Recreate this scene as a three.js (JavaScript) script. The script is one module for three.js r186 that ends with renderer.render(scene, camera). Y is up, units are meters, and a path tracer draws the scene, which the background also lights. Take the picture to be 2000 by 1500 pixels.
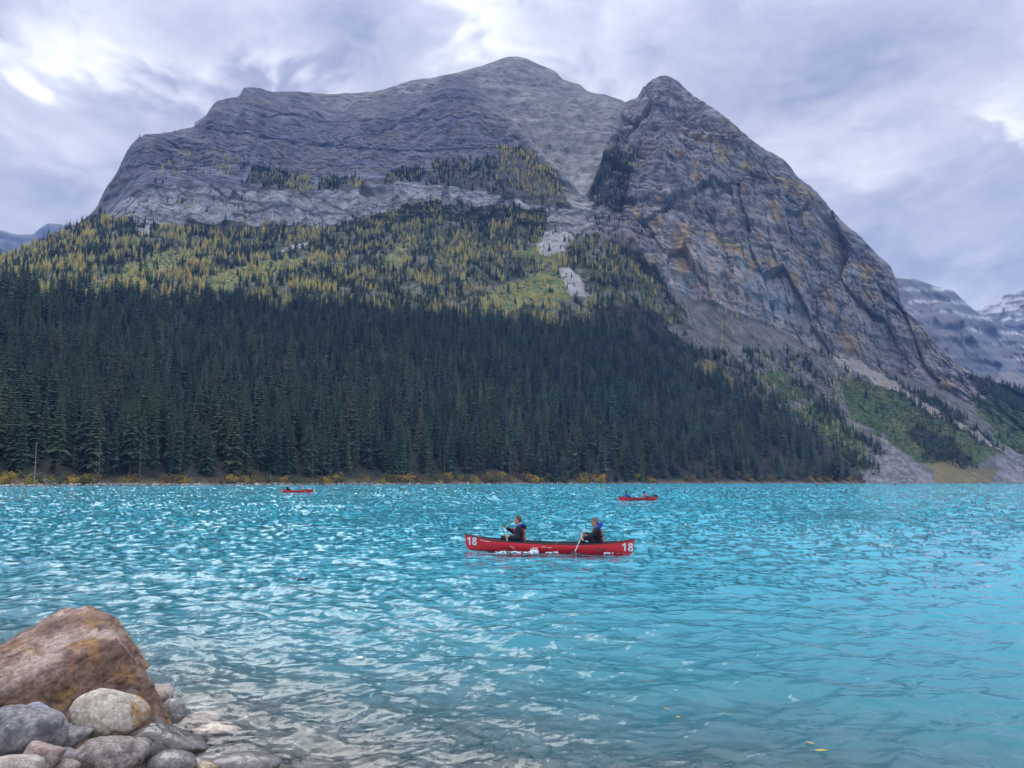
import * as THREE from 'three';
import { mergeGeometries } from 'three/addons/utils/BufferGeometryUtils.js';
import { FontLoader } from 'three/addons/loaders/FontLoader.js';

/* ------------------------------------------------------------------ camera, sky, sun, exposure */
const W = 2000, H = 1500, F = 1540, EYE = 2.18;
const scene = new THREE.Scene();
const camera = new THREE.PerspectiveCamera(2 * Math.atan(H / 2 / F) * 180 / Math.PI, W / H, 0.1, 20000);
camera.rotation.order = 'YXZ';
camera.position.set(0, EYE, 0);
camera.rotation.set(Math.atan((939.5 - 750) / F), 0, 0.0015);
camera.updateMatrixWorld(true);
const renderer = new THREE.WebGLRenderer({ antialias: true });
renderer.setSize(1024, 768);
renderer.toneMapping = THREE.LinearToneMapping;
renderer.toneMappingExposure = 1.75;
renderer.shadowMap.enabled = true;
renderer.shadowMap.type = THREE.PCFSoftShadowMap;
scene.fog = new THREE.FogExp2(new THREE.Color(0.20, 0.41, 1.0), 0.0001);

/* ------------------------------------------------------------------ numbers */
function rngOf(seed) { let a = seed >>> 0; return () => { a = (a + 0x6d2b79f5) | 0; let t = Math.imul(a ^ (a >>> 15), 1 | a); t = (t + Math.imul(t ^ (t >>> 7), 61 | t)) ^ t; return ((t ^ (t >>> 14)) >>> 0) / 4294967296; }; }
const clamp = (x, a = 0, b = 1) => Math.min(b, Math.max(a, x));
const lerp = (a, b, t) => a + (b - a) * t;
const sstep = (a, b, x) => { const t = clamp((x - a) / (b - a)); return t * t * (3 - 2 * t); };
const PERM = new Uint8Array(512), GX = new Float32Array(256), GY = new Float32Array(256), GZ = new Float32Array(256);
{ const r = rngOf(77); const p = [...Array(256).keys()]; for (let i = 255; i > 0; i--) { const j = Math.floor(r() * (i + 1)); [p[i], p[j]] = [p[j], p[i]]; } for (let i = 0; i < 512; i++) PERM[i] = p[i & 255];
  for (let i = 0; i < 256; i++) { const z = r() * 2 - 1, a = r() * 6.283, q = Math.sqrt(1 - z * z); GX[i] = q * Math.cos(a) * 1.5; GY[i] = q * Math.sin(a) * 1.5; GZ[i] = z * 1.5; } }
const fade = (t) => t * t * t * (t * (t * 6 - 15) + 10);
function noise(x, y, z) {
  const X = Math.floor(x), Y = Math.floor(y), Z = Math.floor(z); x -= X; y -= Y; z -= Z;
  const u = fade(x), v = fade(y), w = fade(z), a = X & 255, b = Y & 255, c = Z & 255, a1 = (a + 1) & 255, b1 = (b + 1) & 255, c1 = (c + 1) & 255;
  const g = (i, j, k, dx, dy, dz) => { const h = PERM[PERM[PERM[i] + j] + k]; return GX[h] * dx + GY[h] * dy + GZ[h] * dz; };
  return lerp(lerp(lerp(g(a, b, c, x, y, z), g(a1, b, c, x - 1, y, z), u), lerp(g(a, b1, c, x, y - 1, z), g(a1, b1, c, x - 1, y - 1, z), u), v),
    lerp(lerp(g(a, b, c1, x, y, z - 1), g(a1, b, c1, x - 1, y, z - 1), u), lerp(g(a, b1, c1, x, y - 1, z - 1), g(a1, b1, c1, x - 1, y - 1, z - 1), u), v), w);
}
function fbm(x, y, z, o = 4) { let s = 0, a = 0.5, f = 1; for (let i = 0; i < o; i++) { s += a * noise(x * f + i * 17.3, y * f + i * 9.1, z * f + i * 5.7); f *= 2.03; a *= 0.5; } return s; }
function ridged(x, y, z, o = 4) { let s = 0, a = 0.5, f = 1; for (let i = 0; i < o; i++) { const n = 1 - Math.abs(noise(x * f + i * 31.7, y * f + i * 3.3, z * f + i * 11.9)) * 1.6; s += a * n * n; f *= 2.1; a *= 0.5; } return s; }
const hash3 = (i, j, k) => PERM[PERM[PERM[i & 255] + (j & 255)] + (k & 255)] / 255;
// angular blocks: [random value of the block, how far inside it (0 at its edge)]
const CELL = [0, 0];
function blocks(x, y, z, seed = 0) {
  const X = Math.floor(x), Y = Math.floor(y), Z = Math.floor(z); let f1 = 9, f2 = 9, id = 0;
  for (let i = -1; i <= 1; i++) for (let j = -1; j <= 1; j++) for (let k = -1; k <= 1; k++) { const a = X + i, b = Y + j, c = Z + k, h = PERM[PERM[PERM[(a + seed) & 255] + (b & 255)] + (c & 255)], dx = a + PERM[h] / 255 - x, dy = b + PERM[h + 57] / 255 - y, dz = c + PERM[h + 131] / 255 - z, d = dx * dx + dy * dy + dz * dz; if (d < f1) { f2 = f1; f1 = d; id = h; } else if (d < f2) f2 = d; }
  CELL[0] = PERM[id + 211] / 255; CELL[1] = Math.sqrt(f2) - Math.sqrt(f1); return CELL;
}
function noiseP(x, y, px, py, s) { // repeats every px, py
  const X = Math.floor(x), Y = Math.floor(y); x -= X; y -= Y; const u = fade(x), v = fade(y), m = (a, p) => ((a % p) + p) % p;
  const g = (i, j, dx, dy) => { const h = PERM[PERM[PERM[s & 255] + (m(i, px) & 255)] + (m(j, py) & 255)]; return GX[h] * dx + GY[h] * dy; };
  return lerp(lerp(g(X, Y, x, y), g(X + 1, Y, x - 1, y), u), lerp(g(X, Y + 1, x, y - 1), g(X + 1, Y + 1, x - 1, y - 1), u), v);
}
// direction of the ray through a point of the photograph; where it is at a horizontal distance; where it meets a level
const Q = camera.quaternion.clone(), QI = Q.clone().invert();
const ray = (px, py) => new THREE.Vector3((px - W / 2) / F, (H / 2 - py) / F, -1).applyQuaternion(Q);
const at = (px, py, D) => { const v = ray(px, py); return v.multiplyScalar(D / Math.hypot(v.x, v.z)).add(camera.position); };
const onLevel = (px, py, y = 0) => { const v = ray(px, py); return v.multiplyScalar((y - EYE) / v.y).add(camera.position); };
const project = (p) => { const v = p.clone().sub(camera.position).applyQuaternion(QI); return [W / 2 - F * v.x / v.z, H / 2 + F * v.y / v.z]; };

/* ------------------------------------------------------------------ sky: a computed overcast with thinner, brighter places */
{
  const SW = 4096, SH = 2048, d = new Float32Array(SW * SH * 4);
  // [px, py, radius x, radius y (degrees), strength]: thin places in the cloud (+) and heavy ones (-)
  const spots = [[205, 135, 4.2, 2.6, 0.5], [150, 95, 5, 2, 0.08], [255, 165, 2.6, 2.2, 0.3], [565, 150, 4.2, 1.8, 0.9], [520, 165, 3.2, 1.6, 0.4], [470, 60, 4, 3.5, 0.12], [955, 20, 1.7, 2.6, 0.5], [1000, 100, 3.2, 1.2, 0.26], [1075, 115, 2.0, 2.2, 0.2], [880, 20, 4, 2, 0.2],
    [1690, 330, 4.6, 3.4, 0.3], [1985, 228, 2.2, 1.2, 0.5], [1170, 160, 3.5, 2.4, 0.25], [1900, 520, 7, 2.6, 0.16], [40, 320, 6, 4, 0.12], [300, 250, 6, 4, 0.06], [20, 60, 5, 4, 0.1],
    [725, 25, 4.2, 3.2, -0.34], [380, 30, 3.5, 2.5, -0.14], [1480, 160, 8, 5, -0.05], [1640, 120, 9, 5, -0.16], [1850, 380, 8, 3, -0.14], [330, 330, 6, 3, -0.1], [120, 175, 5, 2.2, -0.12], [80, 410, 6, 2, -0.12], [640, 100, 2.5, 2.2, -0.14], [1790, 80, 9, 5, -0.16], [1500, 60, 8, 5, -0.08], [1080, 60, 2.5, 1.5, -0.1], [30, 120, 5, 2.5, -0.1]]
    .map(([px, py, rx, ry, s]) => { const v = ray(px, py).normalize(); return [Math.atan2(v.x, -v.z), Math.asin(v.y), rx * Math.PI / 180, ry * Math.PI / 180, s]; });
  const tone = (el, az, fineLook) => {
    const y = Math.sin(el), ce = Math.cos(el), x = Math.cos(az) * ce, z = Math.sin(az) * ce;
    const Y = y * 1.7, wx = fbm(x * 2.1 + 3, Y * 2.1, z * 2.1, 3) * 0.9, wz = fbm(x * 2.1, Y * 2.1 + 8, z * 2.1 + 5, 3) * 0.9;
    const broad = fbm(x * 1.7 + wx * 0.4, Y * 1.7 + wz * 0.3, z * 1.7, 3), fine = fbm(x * 5.2 + wx, Y * 5.2 + wz, z * 5.2 + 9, 5), wisp = fbm(x * 15 + wx * 2.5 + fine * 2, Y * 15 + wz * 2.5, z * 15, 5);
    let t = 0.46 + broad * 0.26 + fine * 0.52 + wisp * 0.30;
    if (fineLook) t += fbm(x * 46 + wisp * 3, Y * 46 + fine * 3, z * 46, 4) * 0.10;
    const a = Math.atan2(x, -z);
    for (const [sa, se, rx, ry, s] of spots) { let da = (a - sa) * ce; if (da > 3.14) da -= 6.283; const q = ((da + wx * 0.04 + fine * 0.09 + wisp * 0.05) / rx) ** 2 + ((el - se + wz * 0.03 + wisp * 0.07 + fine * 0.03) / ry) ** 2; if (q < 9) t += s * (s > 0 ? 0.72 : 1.1) * Math.exp(-q) * Math.max(0, 0.8 + fine * 1.5 + wisp * 1.5); }
    return clamp(t, 0.02, 1.25);
  };
  // computed finely where the lens looks, on a coarser grid of the same clouds elsewhere
  const CW = 1024, CH = 512, coarse = new Float32Array(CW * CH); for (let j = CH / 2 - 4; j < CH; j++) for (let i = 0; i < CW; i++) coarse[j * CW + i] = tone(((j + 0.5) / CH - 0.5) * Math.PI, ((i + 0.5) / CW - 0.5) * 2 * Math.PI, true);
  for (let j = 0; j < SH; j++) {
    const el = ((j + 0.5) / SH - 0.5) * Math.PI, y = Math.sin(el);
    for (let i = 0; i < SW; i++) {
      const az = ((i + 0.5) / SW - 0.5) * 2 * Math.PI, o = (j * SW + i) * 4; let t, da = az + Math.PI / 2; if (da > Math.PI) da -= 2 * Math.PI;
      if (el > -0.02 && el < 0.72 && Math.abs(da) < 0.75) t = tone(el, az, true);
      else { const u = (i + 0.5) / SW * CW - 0.5, v = Math.max(CH / 2 - 3, Math.min(CH - 1.001, (j + 0.5) / SH * CH - 0.5)), i0 = Math.floor(u), j0 = Math.floor(v), fu = u - i0, fv = v - j0, g = (b, c) => coarse[c * CW + ((b + CW) % CW)]; t = lerp(lerp(g(i0, j0), g(i0 + 1, j0), fu), lerp(g(i0, j0 + 1), g(i0 + 1, j0 + 1), fu), fv); }
      const up = 0.80 + 0.92 * sstep(0.38, 1.0, y); // an overcast sky is brighter overhead
      const k = Math.pow(t, 1.25);
      // violet grey where thick, near white where thin
      d[o] = (0.272 + 0.72 * k) * up; d[o + 1] = (0.305 + 0.695 * k) * up; d[o + 2] = (0.44 + 0.585 * k) * up; d[o + 3] = 1;
    }
  }
  const sky = new THREE.DataTexture(d, SW, SH, THREE.RGBAFormat, THREE.FloatType);
  sky.mapping = THREE.EquirectangularReflectionMapping; sky.magFilter = THREE.LinearFilter; sky.minFilter = THREE.LinearFilter; sky.needsUpdate = true;
  scene.background = sky; scene.environment = sky;
}
const sun = new THREE.DirectionalLight(new THREE.Color(1, 0.95, 0.86), 0.9);
{ const v = new THREE.Vector3(-Math.sin(0.44) * 0.64, 0.77, -Math.cos(0.44) * 0.64).normalize(); sun.position.copy(v.multiplyScalar(3000)); sun.target.position.set(0, 0, 0); }
sun.shadow.radius = 64; sun.castShadow = true; sun.shadow.mapSize.set(4096, 4096);
Object.assign(sun.shadow.camera, { left: -1800, right: 1800, top: 1800, bottom: -1800, near: 10, far: 6000 });
scene.add(sun, sun.target);

/* ------------------------------------------------------------------ helpers for things */
const counts = new Map();
function numbered(name) { const n = counts.get(name) ?? 0; counts.set(name, n + 1); return n ? name + '_' + String(n).padStart(3, '0') : name; }
function tag(o, label, category, group, kind) { o.userData = { label, category }; if (group) o.userData.group = group; if (kind) o.userData.kind = kind; return o; }
function top(o, name, label, category, group, kind) { o.name = numbered(name); tag(o, label, category, group, kind); scene.add(o); return o; }
function mesh(g, m, name, parent) { const o = new THREE.Mesh(g, m); o.name = name; o.castShadow = o.receiveShadow = true; if (parent) parent.add(o); return o; }
function group(name, label, category, pos, grp) { const o = new THREE.Group(); if (pos) o.position.copy(pos); return top(o, name, label, category, grp); }
const lin = (r, g, b) => new THREE.Color().setRGB(r, g, b);
const std = (c, rough = 0.9, more = {}) => new THREE.MeshStandardMaterial({ color: c, roughness: rough, ...more });
function geo(pos, idx, more = {}) {
  const g = new THREE.BufferGeometry(); g.setAttribute('position', new THREE.BufferAttribute(pos instanceof Float32Array ? pos : new Float32Array(pos), 3));
  if (idx) g.setIndex(new THREE.BufferAttribute(idx instanceof Uint32Array ? idx : new Uint32Array(idx), 1));
  if (more.color) g.setAttribute('color', new THREE.BufferAttribute(more.color instanceof Float32Array ? more.color : new Float32Array(more.color), 3));
  if (more.uv) g.setAttribute('uv', new THREE.BufferAttribute(more.uv instanceof Float32Array ? more.uv : new Float32Array(more.uv), 2));
  if (more.normal) g.setAttribute('normal', new THREE.BufferAttribute(more.normal, 3)); else g.computeVertexNormals();
  return g;
}
function gridIndex(rows, cols, flip) { const ix = new Uint32Array((rows - 1) * (cols - 1) * 6); let k = 0; for (let j = 0; j < rows - 1; j++) for (let i = 0; i < cols - 1; i++) { const a = j * cols + i, b = a + 1, c = a + cols, d = c + 1; if (flip) { ix[k++] = a; ix[k++] = c; ix[k++] = b; ix[k++] = b; ix[k++] = c; ix[k++] = d; } else { ix[k++] = a; ix[k++] = b; ix[k++] = c; ix[k++] = b; ix[k++] = d; ix[k++] = c; } } return ix; }
function byteTexture(n, f, srgb, m = n) { const d = new Uint8Array(n * m * 4); for (let y = 0; y < m; y++) for (let x = 0; x < n; x++) { const v = f(x / n, y / m), o = (y * n + x) * 4; if (typeof v === 'number') d[o] = d[o + 1] = d[o + 2] = clamp(v) * 255; else { d[o] = clamp(v[0]) * 255; d[o + 1] = clamp(v[1]) * 255; d[o + 2] = clamp(v[2]) * 255; } d[o + 3] = 255; }
  const t = new THREE.DataTexture(d, n, m, THREE.RGBAFormat); t.wrapS = t.wrapT = THREE.RepeatWrapping; t.magFilter = THREE.LinearFilter; t.minFilter = THREE.LinearFilter; if (srgb) t.colorSpace = THREE.SRGBColorSpace; t.needsUpdate = true; return t; }
function pchip(pts) { // smooth curve through [x, ...values] that does not overshoot
  const n = pts.length, m = pts[0].length - 1, sl = [];
  for (let c = 0; c < m; c++) { const d = [], t = []; for (let i = 0; i < n - 1; i++) d.push((pts[i + 1][c + 1] - pts[i][c + 1]) / (pts[i + 1][0] - pts[i][0])); for (let i = 0; i < n; i++) t.push(i === 0 ? d[0] : i === n - 1 ? d[n - 2] : d[i - 1] * d[i] <= 0 ? 0 : 2 * d[i - 1] * d[i] / (d[i - 1] + d[i])); sl.push(t); }
  return (x) => { let i = 0; while (i < n - 2 && x > pts[i + 1][0]) i++; const h = pts[i + 1][0] - pts[i][0], t = clamp((x - pts[i][0]) / h), t2 = t * t, t3 = t2 * t; return sl.map((s, c) => (2 * t3 - 3 * t2 + 1) * pts[i][c + 1] + (t3 - 2 * t2 + t) * h * s[i] + (3 * t2 - 2 * t3) * pts[i + 1][c + 1] + (t3 - t2) * h * s[i + 1]); };
}
const inPoly = (p, x, y) => { let c = false; for (let i = 0, j = p.length - 1; i < p.length; j = i++) if ((p[i][1] > y) !== (p[j][1] > y) && x < (p[j][0] - p[i][0]) * (y - p[i][1]) / (p[j][1] - p[i][1]) + p[i][0]) c = !c; return c; };
const anyPoly = (ps, x, y) => ps.some((p) => inPoly(p, x, y));

/* ------------------------------------------------------------------ the mountain: a surface through lines of known place and distance */
const shoreD = pchip([[-700, 250], [0, 330], [600, 450], [1000, 600], [1300, 760], [1700, 1000], [1850, 1120], [2000, 1280], [2700, 2000]]);
// per line: [px, py, distance]
const LINES = [
  [[-700, 610, 640], [0, 576, 740], [300, 590, 810], [600, 601, 860], [760, 604, 900], [900, 622, 950], [1050, 640, 980], [1150, 640, 1010], [1300, 700, 1060], [1500, 800, 1090], [1600, 830, 1150], [1700, 850, 1210], [1850, 850, 1280], [2000, 900, 1390], [2700, 930, 2050]],
  [[-700, 590, 820], [0, 550, 1000], [180, 450, 1290], [300, 442, 1300], [480, 450, 1300], [600, 450, 1300], [700, 440, 1300], [890, 430, 1290], [980, 440, 1280], [1060, 452, 1270], [1140, 460, 1250], [1220, 485, 1220], [1298, 560, 1200], [1400, 605, 1250], [1500, 640, 1300], [1600, 680, 1370], [1700, 712, 1430], [1750, 727, 1460], [1850, 762, 1490], [1900, 795, 1480], [2000, 850, 1500], [2700, 910, 2150]],
  [[-700, 575, 940], [0, 530, 1180], [180, 440, 1380], [300, 362, 1340], [480, 366, 1340], [600, 376, 1340], [700, 365, 1340], [890, 365, 1335], [980, 376, 1320], [1060, 386, 1310], [1140, 402, 1290], [1170, 402, 1280], [1220, 402, 1270], [1298, 420, 1270], [1400, 440, 1310], [1500, 480, 1355], [1600, 540, 1420], [1700, 610, 1470], [1750, 650, 1500], [1850, 738, 1520], [1900, 774, 1510], [2000, 820, 1550], [2700, 895, 2250]],
  [[-700, 560, 1050], [0, 515, 1330], [180, 432, 1440], [300, 330, 1390], [480, 330, 1400], [600, 350, 1400], [700, 335, 1400], [890, 322, 1400], [980, 290, 1420], [1060, 345, 1360], [1140, 389, 1310], [1170, 370, 1310], [1220, 340, 1330], [1298, 300, 1360], [1400, 320, 1390], [1500, 380, 1410], [1600, 450, 1460], [1700, 550, 1510], [1750, 590, 1530], [1850, 710, 1550], [1900, 752, 1540], [2000, 792, 1620], [2700, 885, 2350]],
  [[-700, 548, 1200], [-60, 515, 1500], [0, 502, 1500], [60, 478, 1500], [120, 452, 1500], [165, 428, 1500], [185, 410, 1495], [205, 370, 1490], [228, 335, 1485], [245, 300, 1480], [262, 276, 1480], [285, 262, 1480], [330, 257, 1500], [360, 250, 1520], [385, 243, 1540], [402, 225, 1560], [425, 196, 1600], [465, 188, 1640], [478, 171, 1650], [500, 170, 1660], [530, 178, 1680], [600, 183, 1700], [640, 208, 1690], [665, 214, 1680], [700, 206, 1670], [760, 190, 1660], [815, 183, 1640], [850, 165, 1630], [870, 148, 1620], [895, 146, 1620], [925, 160, 1610], [960, 192, 1580], [1000, 232, 1530], [1060, 296, 1440], [1110, 345, 1370], [1140, 376, 1335], [1158, 350, 1345], [1175, 310, 1370], [1200, 245, 1440], [1222, 202, 1500], [1245, 190, 1510], [1258, 165, 1518], [1275, 150, 1520], [1298, 143, 1520], [1320, 152, 1515], [1345, 175, 1505], [1400, 214, 1480], [1460, 262, 1475], [1500, 292, 1480], [1540, 318, 1490], [1560, 345, 1495], [1600, 376, 1510], [1640, 430, 1530], [1680, 462, 1545], [1715, 500, 1555], [1738, 520, 1565], [1752, 552, 1570], [1760, 590, 1575], [1800, 636, 1585], [1850, 690, 1600], [1880, 716, 1600], [1905, 730, 1600], [1950, 748, 1680], [2000, 766, 1750], [2100, 800, 1850], [2700, 876, 2450]],
].map(pchip);
const ROWS = [30, 56, 84, 56, 176];
const COLS = []; for (let x = -700; x < -30; x += 14) COLS.push(x); for (let x = -30; x < 2040; x += 2.6) COLS.push(x); for (let x = 2040; x <= 2700; x += 14) COLS.push(x);
function profile(px) {
  const D0 = shoreD(px)[0], P0 = at(px, 940, D0); P0.y = -0.8;
  const k = [[project(P0)[1], D0], ...LINES.map((l) => l(px))];
  return k;
}
function spread(k, s) { const i = Math.min(4, Math.floor(s)), t = s - i; return [lerp(k[i][0], k[i + 1][0], t), lerp(k[i][1], k[i + 1][1], t)]; }

// places on the slope, as areas named by the line of sight that meets them
const FOREST = [[-700, 1000], [-700, 596], [0, 573], [150, 579], [300, 589], [600, 601], [760, 603], [880, 617], [1000, 629], [1130, 626], [1180, 600], [1235, 588], [1300, 628], [1350, 672], [1420, 722], [1500, 782], [1580, 846], [1650, 900], [1698, 950], [1600, 1000]];
const MIXED = [[-700, 600], [-700, 540], [0, 500], [100, 452], [180, 420], [250, 425], [300, 440], [400, 432], [500, 440], [560, 440], [640, 446], [700, 426], [800, 398], [900, 393], [1000, 400], [1060, 398], [1075, 450], [1090, 470], [1110, 455], [1200, 470], [1260, 500], [1300, 556], [1350, 640], [1300, 630], [1180, 604], [1130, 630], [1000, 632], [880, 620], [600, 604], [0, 577]];
const MEADOW = [[[180, 560], [260, 520], [330, 490], [400, 500], [300, 540], [220, 580], [120, 590]], [[380, 562], [440, 532], [560, 507], [640, 500], [600, 522], [490, 548], [430, 578]], [[738, 522], [800, 462], [806, 480], [775, 532]], [[930, 582], [1000, 545], [1080, 530], [1130, 568], [1090, 590], [1000, 604], [930, 596]], [[1005, 500], [1040, 488], [1095, 490], [1088, 508], [1030, 512]]];
const SCREE = [[[1100, 365], [1165, 365], [1150, 402], [1120, 408]], [[1098, 402], [1140, 402], [1118, 452], [1080, 452]], [[1082, 400], [1112, 440], [1112, 480], [1068, 505], [1050, 490]], [[1085, 520], [1112, 520], [1150, 580], [1110, 575]], [[548, 494], [575, 480], [602, 476], [588, 492]], [[270, 435], [300, 440], [290, 460], [260, 470]]];
const BENCH = [[[614, 374], [630, 346], [690, 345], [728, 374]], [[728, 362], [780, 326], [830, 330], [832, 362]], [[834, 362], [842, 314], [960, 306], [1010, 340], [1050, 390], [960, 376]], [[1150, 392], [1168, 312], [1200, 285], [1243, 300], [1228, 352], [1235, 392], [1200, 402]], [[470, 362], [500, 326], [560, 330], [600, 372]]];
const BENCH_LARCH = [[[968, 310], [980, 278], [1020, 292], [1080, 330], [1122, 378], [1130, 400], [1080, 400], [1000, 375]], [[670, 374], [690, 352], [728, 374]], [[1095, 225], [1180, 225], [1170, 262], [1120, 275]], [[560, 360], [600, 345], [620, 372], [590, 382]]];
const CLIFFWOOD = [[[250, 440], [290, 330], [400, 300], [480, 320], [480, 420], [360, 410]], [[700, 440], [740, 385], [1080, 395], [1060, 440], [900, 430]], [[1130, 480], [1150, 420], [1230, 420], [1260, 490]]];
const RIGHTWOOD = [[[1704, 722], [1740, 736], [1830, 780], [1900, 836], [1968, 880], [1950, 888], [1880, 852], [1790, 797], [1720, 752]], [[1770, 845], [1800, 830], [1860, 855], [1912, 908], [1880, 926], [1812, 897]], [[1885, 738], [1910, 735], [2200, 810], [2200, 850], [1960, 800]]];
const SPARSE = [[[1330, 640], [1400, 690], [1500, 690], [1580, 690], [1640, 690], [1680, 740], [1636, 780], [1650, 830], [1728, 880], [1705, 930], [1650, 905], [1560, 830], [1470, 755], [1380, 700]]];
const SHRUBS = [[[1636, 742], [1680, 735], [1760, 765], [1820, 800], [1900, 850], [1955, 885], [1900, 905], [1800, 905], [1745, 868], [1660, 815]], [[1540, 800], [1600, 790], [1680, 850], [1735, 885], [1720, 915], [1680, 925], [1620, 880]], [[1890, 765], [2200, 850], [2200, 925], [2000, 900], [1940, 850]], [[1480, 725], [1530, 720], [1580, 770], [1540, 780]]];
const GOLDGRASS = [[[1805, 905], [1840, 900], [1940, 915], [1945, 948], [1840, 948]], [[1340, 690], [1400, 715], [1500, 780], [1470, 780], [1380, 735]]];
const TALUS = [[[1690, 912], [1705, 850], [1722, 848], [1780, 900], [1850, 950], [1680, 960]], [[1940, 930], [1960, 875], [2200, 930], [2200, 960], [1940, 960]]];
const PALESCREE = [[[1566, 650], [1600, 662], [1700, 717], [1830, 800], [1945, 872], [1960, 888], [1930, 874], [1810, 800], [1690, 730], [1590, 682]]];

const ROSE = [[[1296, 500], [1345, 470], [1400, 500], [1450, 545], [1462, 600], [1430, 640], [1380, 622], [1330, 640], [1300, 590]], [[1470, 560], [1500, 590], [1540, 640], [1500, 640]], [[1200, 425], [1250, 415], [1300, 430], [1290, 470], [1230, 450]], [[1330, 205], [1350, 215], [1340, 270], [1322, 255]], [[1560, 640], [1600, 655], [1590, 675], [1560, 665]]];
const OCHRE = [[[1318, 430], [1348, 430], [1345, 520], [1318, 540]], [[1380, 440], [1420, 450], [1450, 490], [1440, 505], [1395, 480]], [[1452, 495], [1490, 500], [1484, 540], [1460, 545]], [[1388, 265], [1425, 285], [1430, 315], [1398, 310]], [[1448, 295], [1470, 300], [1465, 325], [1450, 320]], [[1500, 325], [1560, 345], [1600, 392], [1580, 400], [1530, 360], [1500, 350]], [[1235, 400], [1255, 400], [1255, 425], [1238, 425]], [[1270, 415], [1300, 415], [1300, 435], [1275, 432]], [[1508, 500], [1524, 500], [1520, 560], [1510, 560]]];
const SLATE = [[[1480, 505], [1520, 550], [1545, 620], [1500, 630], [1455, 560]], [[1320, 530], [1360, 540], [1355, 590], [1325, 580]]];
function groundColor(px, py, p, s, up, out) {
  const w1 = fbm(p.x / 38, p.y / 26, p.z / 38, 3), w2 = fbm(p.x / 38 + 40, p.y / 26, p.z / 38, 3), x = px + w1 * 26, y = py + w2 * 20;
  const n = fbm(p.x / 17, p.y / 17, p.z / 17, 4), nf = fbm(p.x / 5, p.y / 5, p.z / 5, 2), nb = fbm(p.x / 130, p.y / 60, p.z / 130, 3);
  let r, g, b;
  const set = (R, G, B, t = 1) => { r = lerp(r ?? R, R, t); g = lerp(g ?? G, G, t); b = lerp(b ?? B, B, t); };
  const left = 1 - sstep(1120, 1200, px);
  // bedded limestone and quartzite: beds of slightly different grey
  const bed = noise(3.3, (p.y + p.x * 0.10) / 13, p.x / 700) * 0.5 + noise(8.1, (p.y + p.x * 0.10) / 4.5, p.x / 300) * 0.4;
  const hb = p.y + p.x * 0.14, bv = blocks(p.x / 21 + n, hb / 16, p.z / 21, 31)[0] - 0.5;
  const bl = blocks(p.x / 9 + nf, hb / 22, p.z / 9, 77), cv = bl[0] - 0.5, lam = noise(2.2, hb / 2.6, p.x / 60 + p.z / 60) * sstep(-0.2, 0.2, nb);
  const v = clamp(0.235 + bed * 0.15 + n * 0.16 + nf * 0.10 + bv * 0.12 + cv * 0.10 + lam * 0.16, 0.08, 0.6) * (left > 0.5 && s >= 3 ? 0.9 : 1);
  { const k = 1.0 + 0.14 * (1 - left), q = left * sstep(2.9, 3.4, s); set(v * lerp(lerp(0.99, 1.05, 1 - left), 0.78, q) * k, v * lerp(0.985, 0.825, q) * k, v * lerp(lerp(1.07, 1.01, 1 - left), 1.04, q) * k); }  // upper left slopes tinted bluer: distance haze put into the rock colour
  if (s < 2) set(0.16 + n * 0.05, 0.15 + n * 0.05, 0.14 + n * 0.05, 1);
  if (left > 0.01) {
    if (s >= 2 && s < 3) { const q = 0.47 + bed * 0.14 + n * 0.2 + cv * 0.16; set(q, q, q * 1.02, left * 0.9); } // the pale band of cliffs
    if (s >= 4) { const q = sstep(-0.1, 0.3, nb + 0.15 + up * 0.3); set(0.22 + n * 0.08, 0.215 + n * 0.08, 0.225 + n * 0.08, q * left * 0.6); const o = sstep(0.12, 0.34, fbm(p.x / 70 + 9, p.y / 40, p.z / 70, 4)); set(0.30, 0.25, 0.18, o * left * 0.35); }
  }
  if (s > 4 && px > 900 && px < 1165) { const q = sstep(4.25, 4.85, s + nb * 0.8 + n * 0.4) * sstep(900, 990, px) * sstep(1165, 1140, px); const gq = 0.06 + 0.10 * sstep(1020, 1100, px); set(0.26 + gq + n * 0.16 + bed * 0.08, 0.245 + gq + n * 0.15 + bed * 0.08, 0.235 + gq + n * 0.14 + bed * 0.08, q * 0.9); }
  if (left < 0.99 && s > 2) { // the buttress: ochre, pink and pale stains on steep faces, running down the wall
    const st = fbm(p.x / 26, p.y / 70, p.z / 26, 4), pl = sstep(0.02, 0.28, fbm(p.x / 60 + 5, p.y / 85, p.z / 60, 3) + (s < 3 ? 0.12 : -0.06) + (y - 480) * 0.0004), rt = (1 - left);
    set(0.42 + st * 0.2 + nf * 0.1, 0.385 + st * 0.18 + nf * 0.1, 0.37 + st * 0.16 + nf * 0.1, pl * 0.7 * rt);
    const oc = sstep(0.10, 0.32, fbm(p.x / 34 + 20, p.y / 60, p.z / 34 + 3, 4)) * (s < 4.4 ? 1 : 0.3); set(0.50 + nf * 0.1, 0.34 + nf * 0.08, 0.17, oc * 0.72 * rt);
    const pk = sstep(0.12, 0.3, fbm(p.x / 40 + 70, p.y / 40, p.z / 40, 3)) * (s < 3.3 ? 1 : 0.2); set(0.45, 0.29, 0.25, pk * 0.55 * rt);
    const dk = sstep(0.16, 0.34, fbm(p.x / 14 + 3, p.y / 80, p.z / 14, 4)); set(0.085, 0.085, 0.09, dk * 0.65 * rt);
  }
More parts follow.
